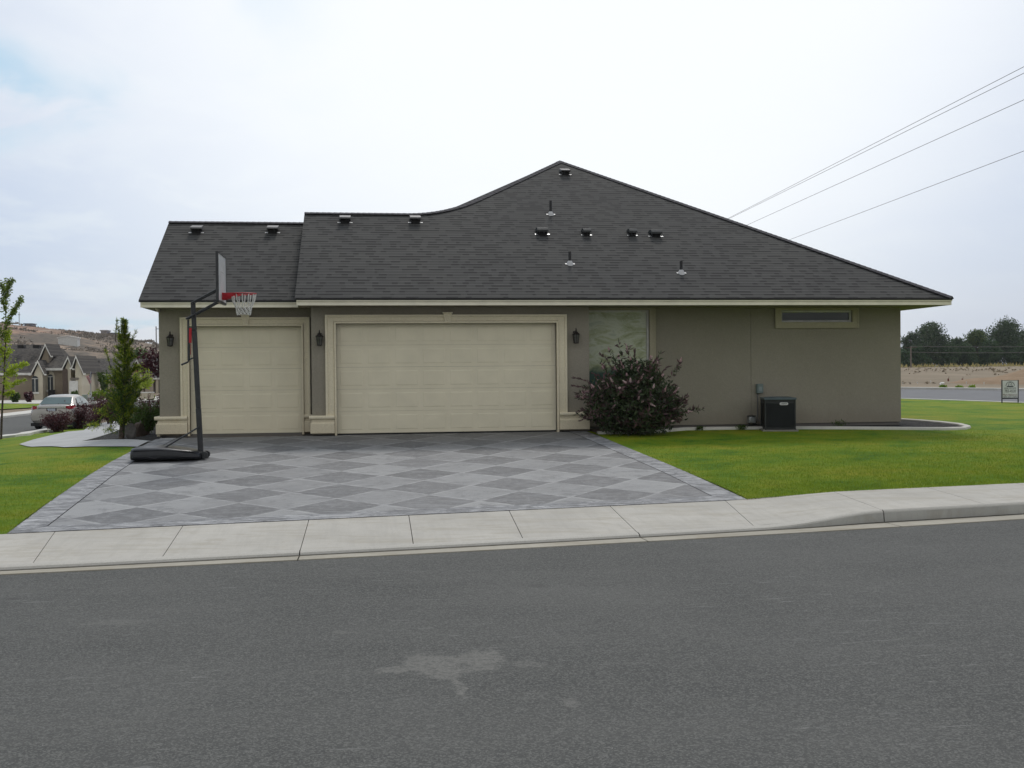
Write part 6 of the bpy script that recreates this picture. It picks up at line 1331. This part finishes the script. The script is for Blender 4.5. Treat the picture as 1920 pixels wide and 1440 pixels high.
# overhead lines that climb from behind the roof to the upper right
L=[((1368,408),(1920,125),10.9,'uppermost of the overhead lines right of the roof'),((1368,409.5),(1920,137),10.65,'overhead line just below the uppermost one'),((1405,420),(1920,187),9.9,'third overhead line from the top, right of the roof'),((1487,447),(1920,283),8.6,'lowest overhead line right of the roof')]
ends=[]
for (a,b,z,lb) in L:
    A,B=UZ(*a,z),UZ(*b,z); d=(A-B); d/=d.length
    q1=B+d*((90-B.y)/d.y); q0=B-d*((B.y+18)/d.y); ends.append((q0,q1)); m=MB(); m.tube([q0,q0.lerp(q1,.5),q1],.009,6); tag(m.build('power_line',DWIRE),lb,'power line','overhead lines')
for i,k in enumerate((0,1)):
    xs_=[e[k].x for e in ends]; y=ends[0][k].y; cx=(min(xs_)+max(xs_))/2; g=G(cx,y); P=pole('utility_pole',(cx,y,g),10.95-g,.17,.1,['utility pole behind the camera carrying the overhead lines','utility pole hidden behind the roof carrying the overhead lines'][i])
    for (q0,q1),nm in zip(ends,range(4)):
        q=(q0,q1)[k]; m=MB(); m.tube([(cx,y,q.z-.12),(q.x,y,q.z-.12)],.06,5); m.tube([(q.x,y,q.z-.12),(q.x,y,q.z)],.03,5); m.build('crossarm',BARK,P)
# ------------------------------------------------------------------ small weeds at the wall and tufts in the lawn
def weed(px,py,Y,hpx,n,label):
    p=W(px,py,Y); p.z=G(p.x,p.y); s=Y/FPX; h=hpx*s; P=RG.normal(size=(n,3))*np.array([h*.35,h*.3,.0]); D=rdir(n,1.); D[:,2]=np.abs(D[:,2])
    P[:,2]=RG.rand(n)*h*.6; o=leaf_mesh('weed',P,D,RG.uniform(.03,.08,n),RG.uniform(.01,.02,n),GRN,None); o.location=p; tag(o,label,'weed','weeds at the foot of the right wall')
weed(1575,800,Yw3-.35,22,160,'spindly weed against the wall right of the air conditioner'); weed(1312,803,Yw3-.45,10,120,'small weed in the bed right of the purple bush'); weed(1391,802,Yw3-.4,12,200,'green weed left of the gas meter')
# grass blades standing along lawn edges and through the near turf: nobody could count them
def grass(name,poly_test,xr,yr,n,edge=None,lb=None):
    X_=RG.uniform(*xr,n); Y_=RG.uniform(*yr,n); k=poly_test(X_,Y_); X_,Y_=X_[k],Y_[k]; Z_=Gn(X_,Y_); P=np.c_[X_,Y_,Z_-.005]; m=len(P)
    D=np.c_[RG.normal(size=(m,2))*.45,np.ones(m)]; hgt=RG.uniform(.022,.055,m)
    o=leaf_mesh(name,P,D,hgt,RG.uniform(.004,.008,m),GRASSM,None,tri=True); tag(o,lb,'grass',kind='stuff'); return o
GRASSM=m_blade('grass_blade',(.05,.135,.008),(.21,.27,.020),.3)
vB=np.vectorize(Bk)
rbx=lambda y:np.interp(y,[14.8,17.3,18.5,20.1,22.05,23.1,24],[5.42,5.35,5.29,5.19,5.07,5.01,4.95]); lbx=lambda y:np.interp(y,[13.4,15.6,18.2,20,21.4,24],[-4.26,-4.40,-4.52,-4.56,-4.54,-4.5])
grass('grass',lambda x,y:(y>vB(x)-.02)&(x>rbx(y)-.035)&(y<14.2+.16*x+8*RG.rand(len(x))**2.2),(5.2,14),(14.5,24),300000,lb='short blades of the right front lawn')
grass('grass',lambda x,y:(y>vB(x)-.02)&(x<lbx(y)+.035)&(y<13.4+9*RG.rand(len(x))**2.2),(-9.5,-4.2),(11.8,22.5),170000,lb='short blades of the left front lawn')
# sagebrush dotted over the hillside: one mass, too many to count
def sage():
    n=9500; r=260+360*RG.rand(n)**.8; px=RG.uniform(-150,620,n); az=np.arctan((px-960)/FPX)+YAW; X_=r*np.sin(az);Y_=r*np.cos(az); cl=np.sin(X_*.07+Y_*.03)+np.sin(Y_*.06-X_*.05+2)+RG.normal(size=n)*.8
    k=cl>0.1; X_,Y_=X_[k],Y_[k]; Z_=Gn(X_,Y_); m=len(X_); P=np.c_[X_,Y_,Z_-.15]; P=np.repeat(P,4,0)+RG.normal(size=(4*m,3))*np.array([.45,.45,.08]); D=rdir(4*m,1.2)
    o=leaf_mesh('sagebrush',P,D,RG.uniform(.5,1.3,4*m),RG.uniform(.5,1.1,4*m),m_blade('sagebrush_leaf',(.095,.078,.058),(.20,.165,.125),.05,.9),None,tri=True); tag(o,'grey brown sagebrush scattered over the hillside','brush',kind='stuff')
sage()
def lot_cover():
    """clods, dry tufts and the straw-coloured weeds along the top of the bank"""
    def place(n,x0,x1,y0,y1): 
        px=RG.uniform(x0,x1,n); D=RG.uniform(y0,y1,n); az=np.arctan((px-960)/FPX)+YAW; return D*np.tan(az),D
    X_,Y_=place(5200,1600,2150,76,205); k=np.sin(X_*.11+Y_*.05)+RG.normal(size=len(X_))*1.6>2.6; X_,Y_=X_[k],Y_[k]; P=np.c_[X_,Y_,Gn(X_,Y_)]; P=np.repeat(P,3,0)+RG.normal(size=(3*len(X_),3))*np.array([.25,.25,.02]); m=len(P)
    o=leaf_mesh('earth_clod',P,rdir(m,.8),RG.uniform(.10,.32,m),RG.uniform(.15,.45,m),m_blade('earth_clod',(.19,.155,.108),(.28,.228,.165),.0,.95),None,tri=True); tag(o,'loose clods and dry tufts over the dirt lot','dry tufts',kind='stuff')
    X_,Y_=place(700,1600,2150,180,209); P=np.c_[X_,Y_,Gn(X_,Y_)]; m=len(P)
    o=leaf_mesh('dry_grass',P,rdir(m,1.6),RG.uniform(.3,1.0,m),RG.uniform(.2,.45,m),m_blade('straw_blade',(.20,.17,.06),(.38,.32,.13),.2,.9),None,tri=True); tag(o,'straw coloured weeds along the top of the dirt bank','dry grass',kind='stuff')
lot_cover()
